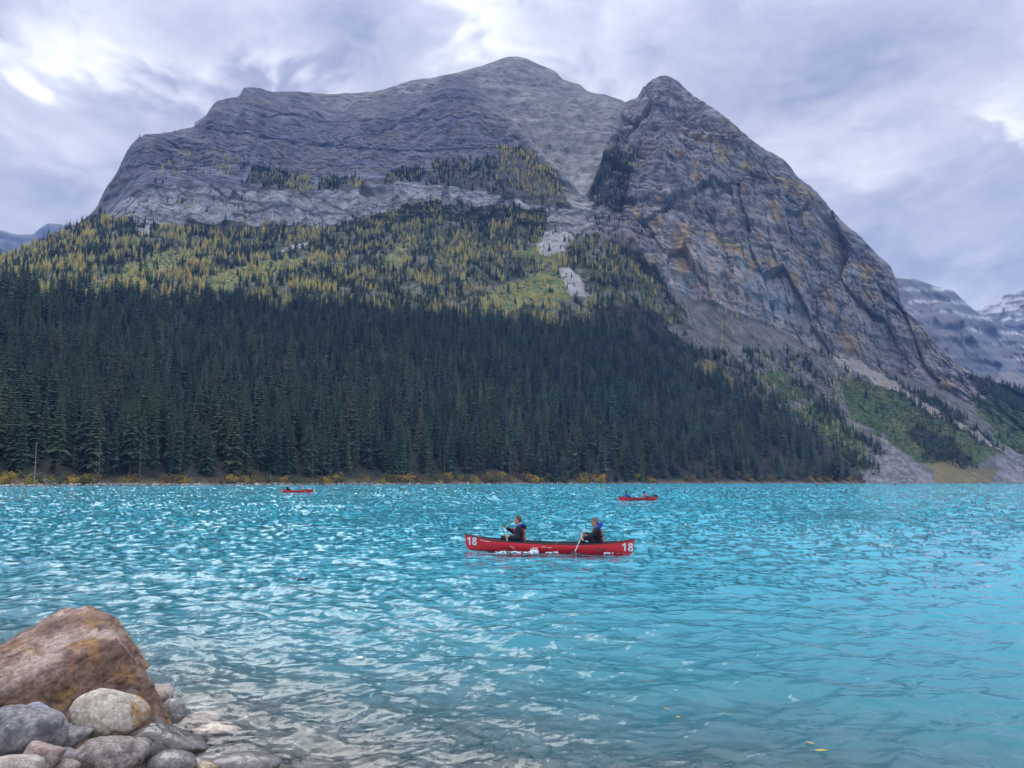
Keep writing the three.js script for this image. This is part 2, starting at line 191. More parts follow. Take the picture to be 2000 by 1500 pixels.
  if (left < 0.99 && s > 1.9) {
    if (anyPoly(ROSE, x, y)) { const q = sstep(-0.3, 0.1, n + cv * 0.5); set(0.52 + nf * 0.2 + cv * 0.2, 0.43 + nf * 0.2 + cv * 0.18, 0.41 + nf * 0.2 + cv * 0.16, q * 0.8); }
    if (anyPoly(OCHRE, x, y)) { const q = sstep(-0.2, 0.15, n + nf * 0.6); set(0.56 + cv * 0.16, 0.40 + cv * 0.12, 0.20, q * 0.85); }
    if (anyPoly(SLATE, x, y)) set(0.33 + nf * 0.08, 0.36 + nf * 0.08, 0.40 + nf * 0.08, 0.75);
  }
  // rubble ramps, soil, grass
  if (px > 1290 && s < 2.05) { const q = sstep(-0.2, 0.25, n + nb * 0.5); set(0.15 + q * 0.09, 0.143 + q * 0.08, 0.135 + q * 0.07); const st2 = sstep(0.1, 0.3, fbm(p.x / 9, p.y / 4, p.z / 9, 3)); set(0.14, 0.135, 0.13, st2 * 0.6); }
  if (inPoly(MIXED, x, y)) { set(0.075 + n * 0.04, 0.088 + n * 0.04, 0.038 + n * 0.02); const q = sstep(0.08, 0.3, n + nb * 0.8); set(0.28, 0.27, 0.25, q * 0.5); }
  if (anyPoly(BENCH, x, y) || anyPoly(BENCH_LARCH, x, y)) set(0.09 + n * 0.05, 0.09 + n * 0.05, 0.055, 0.75);
  if (inPoly(FOREST, x, y)) set(0.04, 0.042, 0.03);
  if (anyPoly(MEADOW, x, y)) { const q = sstep(-0.2, 0.3, n); set(lerp(0.14, 0.30, q), lerp(0.19, 0.27, q), 0.065); }
  if (anyPoly(SCREE, x, y)) set(0.46 + n * 0.2, 0.445 + n * 0.2, 0.43 + n * 0.18);
  if (anyPoly(SHRUBS, x, y)) { const q = sstep(-0.25, 0.35, n + nf * 0.4); set(lerp(0.075, 0.11, q), lerp(0.125, 0.155, q), lerp(0.045, 0.05, q)); const yq = sstep(0.12, 0.35, nb + n * 0.4); set(0.20, 0.19, 0.06, yq * 0.4); }
  if (anyPoly(RIGHTWOOD, x, y)) set(0.05, 0.05, 0.035, 0.8);
  if (anyPoly(GOLDGRASS, x, y)) set(0.26 + n * 0.1, 0.21 + n * 0.08, 0.07, 0.75);
  if (anyPoly(PALESCREE, x, y)) set(0.48 + n * 0.16, 0.42 + n * 0.15, 0.35 + n * 0.13, 0.9);
  if (anyPoly(TALUS, x, y)) { const q = sstep(-0.25, 0.3, nf * 1.4 + n); set(lerp(0.16, 0.34, q), lerp(0.155, 0.33, q), lerp(0.165, 0.34, q)); }
  if (p.y < 3.2 && px < 1690) { const q = sstep(-0.15, 0.2, n); set(lerp(0.14, 0.22, q), lerp(0.12, 0.17, q), lerp(0.07, 0.09, q)); }
  out[0] = Math.max(0.02, r); out[1] = Math.max(0.02, g); out[2] = Math.max(0.02, b);
}
const rockGrain = byteTexture(1024, (u, v) => { let s = 0, a = 0.5, f = 14; for (let i = 0; i < 6; i++) { s += a * noiseP(u * f, v * f * 0.7 | 0 ? v * f : v * f, f, f, i * 13); f *= 2; a *= 0.62; } return 0.76 + s * 0.34; }, false);
const rockBump = byteTexture(1024, (u, v) => { let s = 0, a = 0.5, f = 16; for (let i = 0; i < 5; i++) { s += a * (1 - 1.8 * Math.abs(noiseP(u * f, v * f, f, f, 90 + i * 7))); f *= 2; a *= 0.6; } return 0.35 + s * 0.5; }, false);
const repeat = (t, x, y) => { const c = t.clone(); c.repeat.set(x, y); c.needsUpdate = true; return c; };
const rockMat = new THREE.MeshStandardMaterial({ vertexColors: true, roughness: 0.96, map: repeat(rockGrain, 1 / 420, 1 / 420), bumpMap: repeat(rockBump, 1 / 300, 1 / 300), bumpScale: 3, flatShading: true });

function surface(cols, rowsList, prof, relief, color) {
  const sv = []; rowsList.forEach((n, i) => { for (let j = 0; j < n; j++) sv.push(i + j / n); }); sv.push(rowsList.length - 1e-6);
  const nr = sv.length, back = 3, R = nr + back, C = cols.length, pos = new Float32Array(R * C * 3), meta = new Float32Array(R * C * 3), uv = new Float32Array(R * C * 2);
  for (let i = 0; i < C; i++) {
    const px = cols[i], k = prof(px);
    for (let j = 0; j < R; j++) {
      const s = sv[Math.min(j, nr - 1)], [py, D] = spread(k, s), p = at(px, py, D), o = (j * C + i) * 3;
      if (j < nr) relief(p, px, py, s, D);
      else { const q = j - nr + 1; const D2 = D + [0, 25, 140, 900][q]; const b = at(px, py, D); relief(b, px, py, s, D); const f = D2 / Math.hypot(b.x, b.z); p.set(b.x * f, Math.max(-20, b.y - [0, 8, 90, 900][q]), b.z * f); }
      pos[o] = p.x; pos[o + 1] = p.y; pos[o + 2] = p.z; meta[o] = px; meta[o + 1] = py; meta[o + 2] = s;
      uv[(j * C + i) * 2] = Math.atan2(p.x, -p.z) * 1350; uv[(j * C + i) * 2 + 1] = p.y + D * 0.6;
    }
  }
  const g = geo(pos, gridIndex(R, C), { uv }), nor = g.attributes.normal.array, col = new Float32Array(R * C * 3), c = [0, 0, 0], v = new THREE.Vector3();
  for (let i = 0; i < R * C; i++) { v.set(pos[i * 3], pos[i * 3 + 1], pos[i * 3 + 2]); color(meta[i * 3], meta[i * 3 + 1], v, meta[i * 3 + 2], nor[i * 3 + 1], c); col[i * 3] = c[0]; col[i * 3 + 1] = c[1]; col[i * 3 + 2] = c[2]; }
  g.setAttribute('color', new THREE.BufferAttribute(col, 3));
  return { g, pos, meta, C, R: nr };
}
function mountainRelief(p, px, py, s, D) {
  const hx = -p.x / D, hz = -p.z / D, edge = 1 - 0.75 * sstep(4.6, 5, s);
  const rock = px < 150 ? 0.15 : px > 1290 ? Math.max(sstep(1.85, 2.15, s), 0.4 * sstep(1.0, 1.3, s)) : sstep(1.9, 2.1, s) * (1 - 0.65 * sstep(2.9, 3.1, s) * sstep(4.1, 3.9, s) * sstep(1170, 1110, px)), soft = sstep(0, 0.5, s);
  let out = fbm(p.x / 190, p.y / 190, p.z / 190, 3) * 22 * soft * edge, up = fbm(p.x / 50, 3, p.z / 50, 3) * 6 * soft * edge;
  if (rock > 0) {
    const rt = sstep(1150, 1230, px);
    const dip = lerp(0.06, 0.2, rt), hh = p.y + p.x * dip + fbm(p.x / 220, p.y / 220, p.z / 220, 2) * 10;
    const gu = ridged(p.x / 95, p.y / 420, p.z / 95, 2) - 0.5;
    const X = p.x * 0.82 - p.z * 0.57, Z = p.x * 0.57 + p.z * 0.82, tl = hh + X * 0.12; // joints stand across the beds
    let [v1, e1] = blocks(X / 72, tl / 150, Z / 72, 1); const A = (v1 - 0.5) * lerp(22, 34, rt) - 3 * (1 - sstep(0, 0.12, e1));
    [v1, e1] = blocks(X / 30, hh / 19, Z / 30, 31); const B = (v1 - 0.5) * 6 - 1.2 * (1 - sstep(0, 0.14, e1));
    [v1, e1] = blocks(X / 9, hh / 8, Z / 9, 61); const Cc = (v1 - 0.5) * 3.2;
    const brk = fbm(p.x / 110, p.y / 300, p.z / 110, 2) * 0.35, T1 = hh / 24 + brk, T2 = hh / 7.5 + brk * 2, st = (t) => { const q = Math.floor(t), f = t - q; return lerp(hash3(q, 3, 7), hash3(q + 1, 3, 7), sstep(0.8, 1, f)) - 0.5; };
    const sm = fbm(p.x / 7, p.y / 6, p.z / 7, 3), rake = (ridged((X + p.y * 0.55) / 26, p.y / 260, Z / 60, 3) - 0.5) * 9 * (1 - rt) * sstep(3.4, 4, s); // rills running down the upper slopes
    [v1, e1] = blocks(X / 17, tl / 80, Z / 17, 91); const Vc = (v1 - 0.5) * 11 - 2.6 * (1 - sstep(0, 0.22, e1));
    const cl = px > 1150 || (s >= 2 && s < 3) ? 1 : 0.55;
    out += rock * edge * (gu * lerp(s > 3.5 ? 20 : 24, 30, rt) + (A * lerp(0.7, 1.25, rt) * sstep(1.9, 2.25, s) + B * lerp(0.8, 0.9, rt) + Cc * 1.2 + Vc * lerp(0.6, 0.9, rt)) * cl + sm * 1.8 + rake + st(T1) * lerp(4, 11, rt) * cl + st(T2) * 6);
    up += rock * sm * 1;
  } else if (s > 1) out += fbm(p.x / 14, p.y / 14, p.z / 14, 3) * 4;
  if (px > 1480 && s < 2) { const ch = ridged(p.x / 60 + p.z / 140, 2.2, 0.4, 3) - 0.5; up -= ch * 5 * sstep(0.2, 0.8, s); }
  p.x += hx * out * 0.85; p.z += hz * out * 0.85; p.y += out * 0.25 + up;
  if (s < 0.12) p.y = lerp(Math.max(-0.8, s * 60 - 0.8), p.y, sstep(0.02, 0.12, s)); 
}
const land = surface(COLS, ROWS, profile, mountainRelief, groundColor);
top(mesh(land.g, rockMat, 'x'), 'mountain', 'grey cliffed mountain with forested foot rising from the far shore of the lake', 'mountain', null, 'structure');

// the summit slope behind, seen over the ridge and through the gully
{
  const sky = pchip([[380, 240, 1950], [470, 190, 1950], [560, 179, 1950], [640, 183, 1960], [740, 176, 2000], [800, 158, 2030], [870, 147, 2060], [935, 130, 2100], [975, 116, 2140], [1000, 110, 2150], [1018, 112, 2150], [1050, 125, 2130], [1085, 140, 2110], [1100, 155, 2090], [1130, 164, 2050], [1150, 178, 2010], [1185, 186, 1960], [1225, 200, 1900], [1300, 235, 1800], [1380, 280, 1750]]);
  const low = pchip([[380, 300, 1800], [560, 290, 1770], [740, 285, 1740], [890, 290, 1700], [1000, 330, 1580], [1060, 370, 1470], [1140, 405, 1345], [1180, 395, 1400], [1230, 350, 1560], [1380, 340, 1650]]);
  const cols = []; for (let x = 380; x <= 1380; x += 3) cols.push(x);
  const prof = (px) => { const a = low(px), b = sky(px); return [a, [lerp(a[0], b[0], 0.35), lerp(a[1], b[1], 0.30)], [lerp(a[0], b[0], 0.7), lerp(a[1], b[1], 0.66)], b]; };
  const spread3 = (k, s) => { const i = Math.min(2, Math.floor(s)), t = s - i; return [lerp(k[i][0], k[i + 1][0], t), lerp(k[i][1], k[i + 1][1], t)]; };
  const rows = [30, 45, 45], sv = []; rows.forEach((n, i) => { for (let j = 0; j < n; j++) sv.push(i + j / n); }); sv.push(3 - 1e-6);
  const relief = (p, px, py, s, D) => { const e = 1 - 0.8 * sstep(2.5, 3, s), rib = ridged(p.x / 70 + p.z / 200, p.y / 420, 3.1, 3) - 0.5, out = (fbm(p.x / 160, p.y / 160, p.z / 160, 3) * 24 + rib * 20 + fbm(p.x / 18, p.y / 12, p.z / 18, 3) * 5 + (hash3(Math.floor((p.y + p.x * 0.1) / 11 + fbm(p.x / 60, p.y / 200, p.z / 60, 2) * 1.5), 3, 7) - 0.5) * 5 + (blocks(p.x / 22, p.y / 14, p.z / 22, 3)[0] - 0.5) * 3) * e; p.x -= p.x / D * out * 0.8; p.z -= p.z / D * out * 0.8; p.y += out * 0.4; };
  const color = (px, py, p, s, up, o) => { const n = fbm(p.x / 22, p.y / 14, p.z / 22, 4), nb = fbm(p.x / 90, p.y / 60, p.z / 90, 3), bed = noise(1.3, (p.y + p.x * 0.1) / 9, p.x / 400), q = sstep(-0.1, 0.3, nb + n * 0.5), v = 0.24 + bed * 0.10 + n * 0.16 + q * 0.08 + sstep(0.9, 0.1, s) * 0.06 + sstep(1060, 1130, px) * sstep(1.6, 0.6, s) * 0.10, t = px < 860 ? 0.9 : 0.25; const oc = sstep(0.0, 0.25, fbm(p.x / 80 + 3, p.y / 50, p.z / 80, 3)) * t; o[0] = lerp(v * 1.03, 0.34, oc * 0.6); o[1] = lerp(v, 0.27, oc * 0.6); o[2] = lerp(v * 0.97, 0.17, oc * 0.6); };
  const nr = sv.length, back = 2, R = nr + back, C = cols.length, pos = new Float32Array(R * C * 3), uv = new Float32Array(R * C * 2), mt = [];
  cols.forEach((px, i) => { const k = prof(px); for (let j = 0; j < R; j++) { const s = sv[Math.min(j, nr - 1)], [py, D] = spread3(k, s), p = at(px, py, D), o = (j * C + i) * 3; relief(p, px, py, s, D); if (j >= nr) { const q = j - nr + 1, f = (D + [0, 150, 900][q]) / D; p.set(p.x * f, Math.max(0, p.y - [0, 60, 1000][q]), p.z * f); } pos[o] = p.x; pos[o + 1] = p.y; pos[o + 2] = p.z; uv[o / 3 * 2] = Math.atan2(p.x, -p.z) * 1800; uv[o / 3 * 2 + 1] = p.y + D * 0.6; mt[o / 3] = [px, py, s]; } });
  const g = geo(pos, gridIndex(R, C), { uv }), col = new Float32Array(R * C * 3), c = [0, 0, 0], v = new THREE.Vector3(), nor = g.attributes.normal.array;
  for (let i = 0; i < R * C; i++) { v.set(pos[i * 3], pos[i * 3 + 1], pos[i * 3 + 2]); color(...mt[i].slice(0, 2), v, mt[i][2], nor[i * 3 + 1], c); col.set(c, i * 3); }
  g.setAttribute('color', new THREE.BufferAttribute(col, 3));
  top(mesh(g, rockMat, 'x'), 'mountain_summit', 'bare grey summit slope behind the ridge at the head of the scree gully', 'mountain', null, 'structure');
}
// farther mountains
function farMountain(name, label, sky, depth, foot, snow, tint) {
  const f = pchip(sky), x0 = sky[0][0], x1 = sky[sky.length - 1][0], cols = []; for (let x = x0; x <= x1; x += 3) cols.push(x);
  const n = 80, R = n + 2, C = cols.length, pos = new Float32Array(R * C * 3), col = new Float32Array(R * C * 3), uv = new Float32Array(R * C * 2);
  cols.forEach((px, i) => { const ys = f(px)[0]; for (let j = 0; j < R; j++) { const t = Math.min(1, j / (n - 1)), py = lerp(foot, ys, t), D = depth * lerp(0.8, 1, Math.pow(t, 1.3)), p = at(px, py, D), k = (j * C + i);
    const e = 1 - 0.8 * sstep(0.9, 1, t), hh = p.y + p.x * 0.06, out = (fbm(p.x / 300, p.y / 300, p.z / 300, 4) * 90 + (ridged(p.x / 170, p.y / 600, p.z / 170, 3) - 0.5) * 70 - (hh / 62 % 1) * 14 - (hh / 23 % 1) * 5 + (blocks(p.x / 120, hh / 90, p.z / 120, 9)[0] - 0.5) * 40) * e;
    p.x -= p.x / D * out; p.z -= p.z / D * out; if (j >= n) { const q = j - n + 1; p.multiplyScalar(1 + 0.12 * q); p.y *= 0.7; }
    pos.set([p.x, p.y, p.z], k * 3); uv.set([Math.atan2(p.x, -p.z) * 3000, p.y], k * 2);
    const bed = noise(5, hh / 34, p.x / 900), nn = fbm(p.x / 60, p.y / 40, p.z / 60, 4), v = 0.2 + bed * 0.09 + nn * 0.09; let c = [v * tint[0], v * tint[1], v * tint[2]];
    if (snow) { const lay = (hh / 62 % 1), s = sstep(0.0, 0.16, (t - snow) * 0.75 + nn * 0.35 + (lay > 0.78 ? 0.10 : -0.16)); c = c.map((a) => lerp(a, 0.7, s * 0.85)); const oc = sstep(0.15, 0.35, fbm(p.x / 120, p.y / 200, p.z / 120, 3)); c = [lerp(c[0], 0.4, oc * 0.4 * (1 - s)), lerp(c[1], 0.32, oc * 0.4 * (1 - s)), lerp(c[2], 0.24, oc * 0.4 * (1 - s))]; }
    col.set(c, k * 3); } });
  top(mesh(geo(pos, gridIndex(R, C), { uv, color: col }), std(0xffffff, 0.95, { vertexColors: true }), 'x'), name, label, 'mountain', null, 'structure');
}
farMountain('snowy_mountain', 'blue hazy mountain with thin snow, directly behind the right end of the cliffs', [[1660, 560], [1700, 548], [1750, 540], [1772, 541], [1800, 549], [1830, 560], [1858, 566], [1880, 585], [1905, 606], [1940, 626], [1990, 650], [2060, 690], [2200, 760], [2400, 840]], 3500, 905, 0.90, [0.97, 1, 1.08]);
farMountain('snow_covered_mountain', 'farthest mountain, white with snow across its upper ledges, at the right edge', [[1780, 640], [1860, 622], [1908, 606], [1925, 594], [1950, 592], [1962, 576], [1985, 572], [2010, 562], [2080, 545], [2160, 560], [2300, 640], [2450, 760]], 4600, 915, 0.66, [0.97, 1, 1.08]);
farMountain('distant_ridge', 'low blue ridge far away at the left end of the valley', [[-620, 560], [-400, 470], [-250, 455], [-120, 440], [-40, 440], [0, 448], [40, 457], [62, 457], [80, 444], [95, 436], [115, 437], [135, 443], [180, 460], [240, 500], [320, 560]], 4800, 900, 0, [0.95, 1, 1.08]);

/* ------------------------------------------------------------------ lake: bed, shore in front, water */
// the near shore runs past the lower left corner; the bed falls away from it
const shoreS = (x, z) => (x + 2.35) * 0.45 + (-z - 5.0) * 0.9 + fbm(x * 0.5, 2.2, z * 0.5, 3) * 0.6;
const bedY = (x, z) => { const s = shoreS(x, z); return s > 0 ? -Math.min(3.2, s * 0.078) + fbm(x * 1.7, 7, z * 1.7, 3) * 0.06 : Math.min(0.5, -s * 0.10) + fbm(x * 1.7, 7, z * 1.7, 3) * 0.06; };
{
  const xs = [], zs = []; for (let x = -260; x < -16; x += 12) xs.push(x); for (let x = -16; x < 12; x += 0.12) xs.push(x); for (let x = 12; x <= 260; x += 12) xs.push(x);
  for (let z = 40; z > -1; z -= 3) zs.push(z); for (let z = -1; z > -17; z -= 0.12) zs.push(z); for (let z = -17; z >= -90; z -= 3) zs.push(z); for (let z = -110; z >= -3300; z -= 200) zs.push(z);
  const pos = [], col = [];
  for (const z of zs) for (const x of xs) { const X = Math.abs(x) > 250 ? Math.sign(x) * 3000 : x; pos.push(X, z < -90 ? -3.6 : bedY(x, z), z); const n = fbm(x * 2.2, 1, z * 2.2, 4), m = fbm(x * 9, 4, z * 9, 2), q = sstep(-0.2, 0.3, n + m * 0.5); col.push(lerp(0.045, 0.10, q), lerp(0.045, 0.095, q), lerp(0.038, 0.075, q)); }
  top(mesh(geo(pos, gridIndex(zs.length, xs.length), { color: col }), std(0xffffff, 0.95, { vertexColors: true }), 'x'), 'lake_bed', 'brown stony bed of the shallows running up to the near shore', 'lake bed', null, 'structure');
}
const waves = [];
{ const r = rngOf(5); const wind = 0.35; // the chop runs towards the shore, a little across
  for (let i = 0; i < 60; i++) { const L = 0.09 * Math.pow(2.2 / 0.09, Math.pow((i + r() * 0.8) / 60, 1.12)), k = 6.283 / L, th = wind + (r() + r() + r() - 1.5) * 1.25, steep = 0.050 * (0.6 + 0.8 * r()) * (L > 1.4 ? 0.6 : 1) * (L < 0.2 ? 0.8 : 1); waves.push([k * Math.sin(th), k * Math.cos(th), steep / k, r() * 6.283, Math.sin(th), Math.cos(th), steep]); } }
const waterN = new THREE.Vector3();
function waterAt(x, z, o) {
  const gust = clamp(1.0 + fbm(x / 16, 1.1, z / 26, 3) * 1.3, 0.45, 1.6), calm = sstep(-0.2, 2.4, shoreS(x, z)) * 0.6 + 0.4, m = gust * calm;
  let h = 0, dx = 0, dz = 0, sx = 0, sz = 0, ny = 0;
  for (const [kx, kz, a, ph, ux, uz, st] of waves) { const t = kx * x + kz * z + ph, s = Math.sin(t), c = Math.cos(t); h += a * s; dx += ux * a * c; dz += uz * a * c; sx += ux * st * c; sz += uz * st * c; ny += st * s; }
  o.set(x + dx * m * 0.9, h * m, z + dz * m * 0.9); waterN.set(-sx * m, Math.max(0.4, 1 - ny * m * 0.7), -sz * m).normalize(); return o;
}
{
  const rs = []; for (let q = 760; q > 12; q -= q > 330 ? 1.9 : 1.3) rs.push(EYE * F / q); for (let q = 12; q > 1.0; q -= 0.45) rs.push(EYE * F / q);
  const az = []; for (let a = -75; a < -37; a += 1) az.push(a); for (let a = -37; a < 37; a += 0.08) az.push(a); for (let a = 37; a <= 75; a += 1) az.push(a);
  const R = rs.length, C = az.length, pos = new Float32Array(R * C * 3), nor = new Float32Array(R * C * 3), uv = new Float32Array(R * C * 2), p = new THREE.Vector3();
  for (let j = 0; j < R; j++) for (let i = 0; i < C; i++) { const a = az[i] * Math.PI / 180, x = rs[j] * Math.sin(a), z = -rs[j] * Math.cos(a), k = j * C + i; waterAt(x, z, p); if (rs[j] > 120) p.y *= 0.4;
    pos[k * 3] = p.x; pos[k * 3 + 1] = p.y; pos[k * 3 + 2] = p.z; nor[k * 3] = waterN.x; nor[k * 3 + 1] = waterN.y; nor[k * 3 + 2] = waterN.z; uv[k * 2] = x; uv[k * 2 + 1] = z; }
  const g = geo(pos, gridIndex(R, C), { uv, normal: nor });
  // rock flour makes the water opaque with depth: only where the bed is shallow is it seen
  const flour = byteTexture(512, (u, v) => { const dp = Math.max(0, 0.02 - bedY(u * 40 - 20, v * 34 - 34)); return (1 - Math.exp(-1.3 * dp)) * sstep(0.02, 0.5, dp); }, false); flour.wrapS = flour.wrapT = THREE.ClampToEdgeWrapping;
  const ripple = byteTexture(512, (u, v) => { let s = 0, a = 0.5, f = 9; for (let i = 0; i < 4; i++) { s += a * noiseP(u * f, v * f * 1.4, f, Math.round(f * 1.4), i * 19); f *= 2; a *= 0.5; } return 0.5 + s * 0.5; }, false); ripple.repeat.set(1 / 2.3, 1 / 2.3);
  const m = new THREE.MeshPhysicalMaterial({ color: lin(1, 1, 1), roughness: 0.05, ior: 1.333, transmission: 1, thickness: 0, bumpMap: ripple, bumpScale: 0.032 });
  const lake = new THREE.Group(); top(lake, 'water', 'turquoise lake water ruffled by small waves', 'lake', null, 'structure'); mesh(g, m, 'surface', lake);
  // the rock flour hanging in the water: turquoise, and thin where the lake is shallow
  const xs = [], zs = []; for (let x = -20; x <= 20; x += 0.25) xs.push(x); xs.unshift(-3000, -300, -60); xs.push(60, 300, 3000); for (let z = 0; z >= -34; z -= 0.25) zs.push(z); zs.push(-80, -300, -1000, -3000);
  const bp = [], bu = []; for (const z of zs) for (const x of xs) { bp.push(x, Math.max(-0.12, Math.min(-0.004, bedY(x, z) + 0.09)), z); bu.push((x + 20) / 40, (z + 34) / 34); }
  mesh(geo(bp, gridIndex(zs.length, xs.length), { uv: bu }), new THREE.MeshStandardMaterial({ color: lin(0.016, 0.40, 0.53), roughness: 1, alphaMap: flour, transparent: true }), 'rock_flour', lake);
}

/* ------------------------------------------------------------------ trees */
function spruceCrown(seed, Ht, Rad, levels, per, bare, thin = 1) {
  const r = rngOf(seed), pos = [], idx = []; let n = 0;
  const tri = (a, b, c) => { pos.push(...a, ...b, ...c); idx.push(n, n + 1, n + 2); n += 3; };
  for (let i = 0; i < levels; i++) {
    const t = i / levels, y = Ht * (bare + (1 - bare) * Math.pow(t, 0.92)), R0 = Rad * Math.pow(1 - t, 0.72) * (0.72 + r() * 0.5) * (t < 0.12 ? 0.75 + t * 2 : 1) + 0.12, m = Math.max(3, Math.round(per * (0.55 + 0.6 * (1 - t)))), a0 = r() * 6.283;
    for (let j = 0; j < m; j++) {
      const a = a0 + (j + (r() - 0.5) * 0.7) / m * 6.283, L = R0 * (0.6 + 0.55 * r()), dr = L * (0.18 + 0.42 * (1 - t)) * (0.7 + r() * 0.5), w = L * (0.24 + 0.2 * r()) * thin, c = Math.cos(a), s = Math.sin(a), up = Ht / levels * 0.25;
      const P = (f, side, dy) => [c * L * f - s * side, y - dr * f * f + dy, s * L * f + c * side];
      const A = P(0.02, 0, 0.1), T = P(1, 0, up * 0.4), Lf = P(0.55, w, -up * 0.7), Rt = P(0.55, -w, -up * 0.7), M = P(0.6, 0, up);
      tri(A, Lf, M); tri(A, M, Rt); tri(M, Lf, T); tri(M, T, Rt);
      if (per > 6) { const q = 0.35 + 0.4 * r(), d = P(q, w * (r() - 0.5), -L * 0.3 - 0.25); tri(P(q - 0.18, w * 0.4, 0), P(q + 0.2, -w * 0.4, 0), d); }
    }
  }
  tri([0.12, Ht * 0.93, 0], [-0.08, Ht * 0.93, 0.1], [0, Ht * 1.02, 0]); tri([0.0, Ht * 0.93, -0.12], [0.06, Ht * 0.93, 0.1], [0, Ht * 1.02, 0]);
  return geo(pos, idx);
}
const trunkGeo = (Ht, r0) => { const g = new THREE.CylinderGeometry(0.03, r0, Ht * 0.97, 6, 4); g.translate(0, Ht * 0.97 / 2 - 0.4, 0); return g; };
const spruceMat = [lin(0.032, 0.070, 0.040), lin(0.043, 0.082, 0.041), lin(0.024, 0.060, 0.042), lin(0.052, 0.080, 0.036)].map((c) => new THREE.MeshPhysicalMaterial({ color: c, roughness: 0.85, side: THREE.DoubleSide }));
const larchMat = [lin(0.70, 0.56, 0.17), lin(0.66, 0.57, 0.20), lin(0.55, 0.54, 0.19), lin(0.72, 0.51, 0.16)].map((c) => new THREE.MeshPhysicalMaterial({ color: c, roughness: 0.9, side: THREE.DoubleSide, transmission: 0.3, thickness: 0 }));
const barkMat = std(lin(0.11, 0.09, 0.075), 0.95), greyBark = std(lin(0.12, 0.11, 0.10), 0.95), deadWood = std(lin(0.30, 0.275, 0.25), 0.9);
const hiSpruce = [0, 1, 2, 3, 4].map((i) => spruceCrown(100 + i, 20, [3.0, 2.6, 3.4, 2.2, 2.8][i], [27, 29, 25, 28, 24][i], 8, [0.06, 0.1, 0.05, 0.14, 0.2][i]));
const hiTrunk = trunkGeo(20, 0.24);
const loSpruce = [0, 1, 2, 3].map((i) => spruceCrown(200 + i, 20, [3.0, 2.5, 3.4, 2.2][i], 19, 6, 0.05, 1.25));
const loLarch = [0, 1, 2].map((i) => spruceCrown(300 + i, 12, [2.4, 2.0, 2.8][i], 11, 6, 0.10, 1.1));
const hiLarch = [0, 1, 2].map((i) => spruceCrown(320 + i, 12, [2.2, 1.9, 2.6][i], 13, 6, 0.12, 0.9));
const larchTrunk = trunkGeo(12, 0.2);

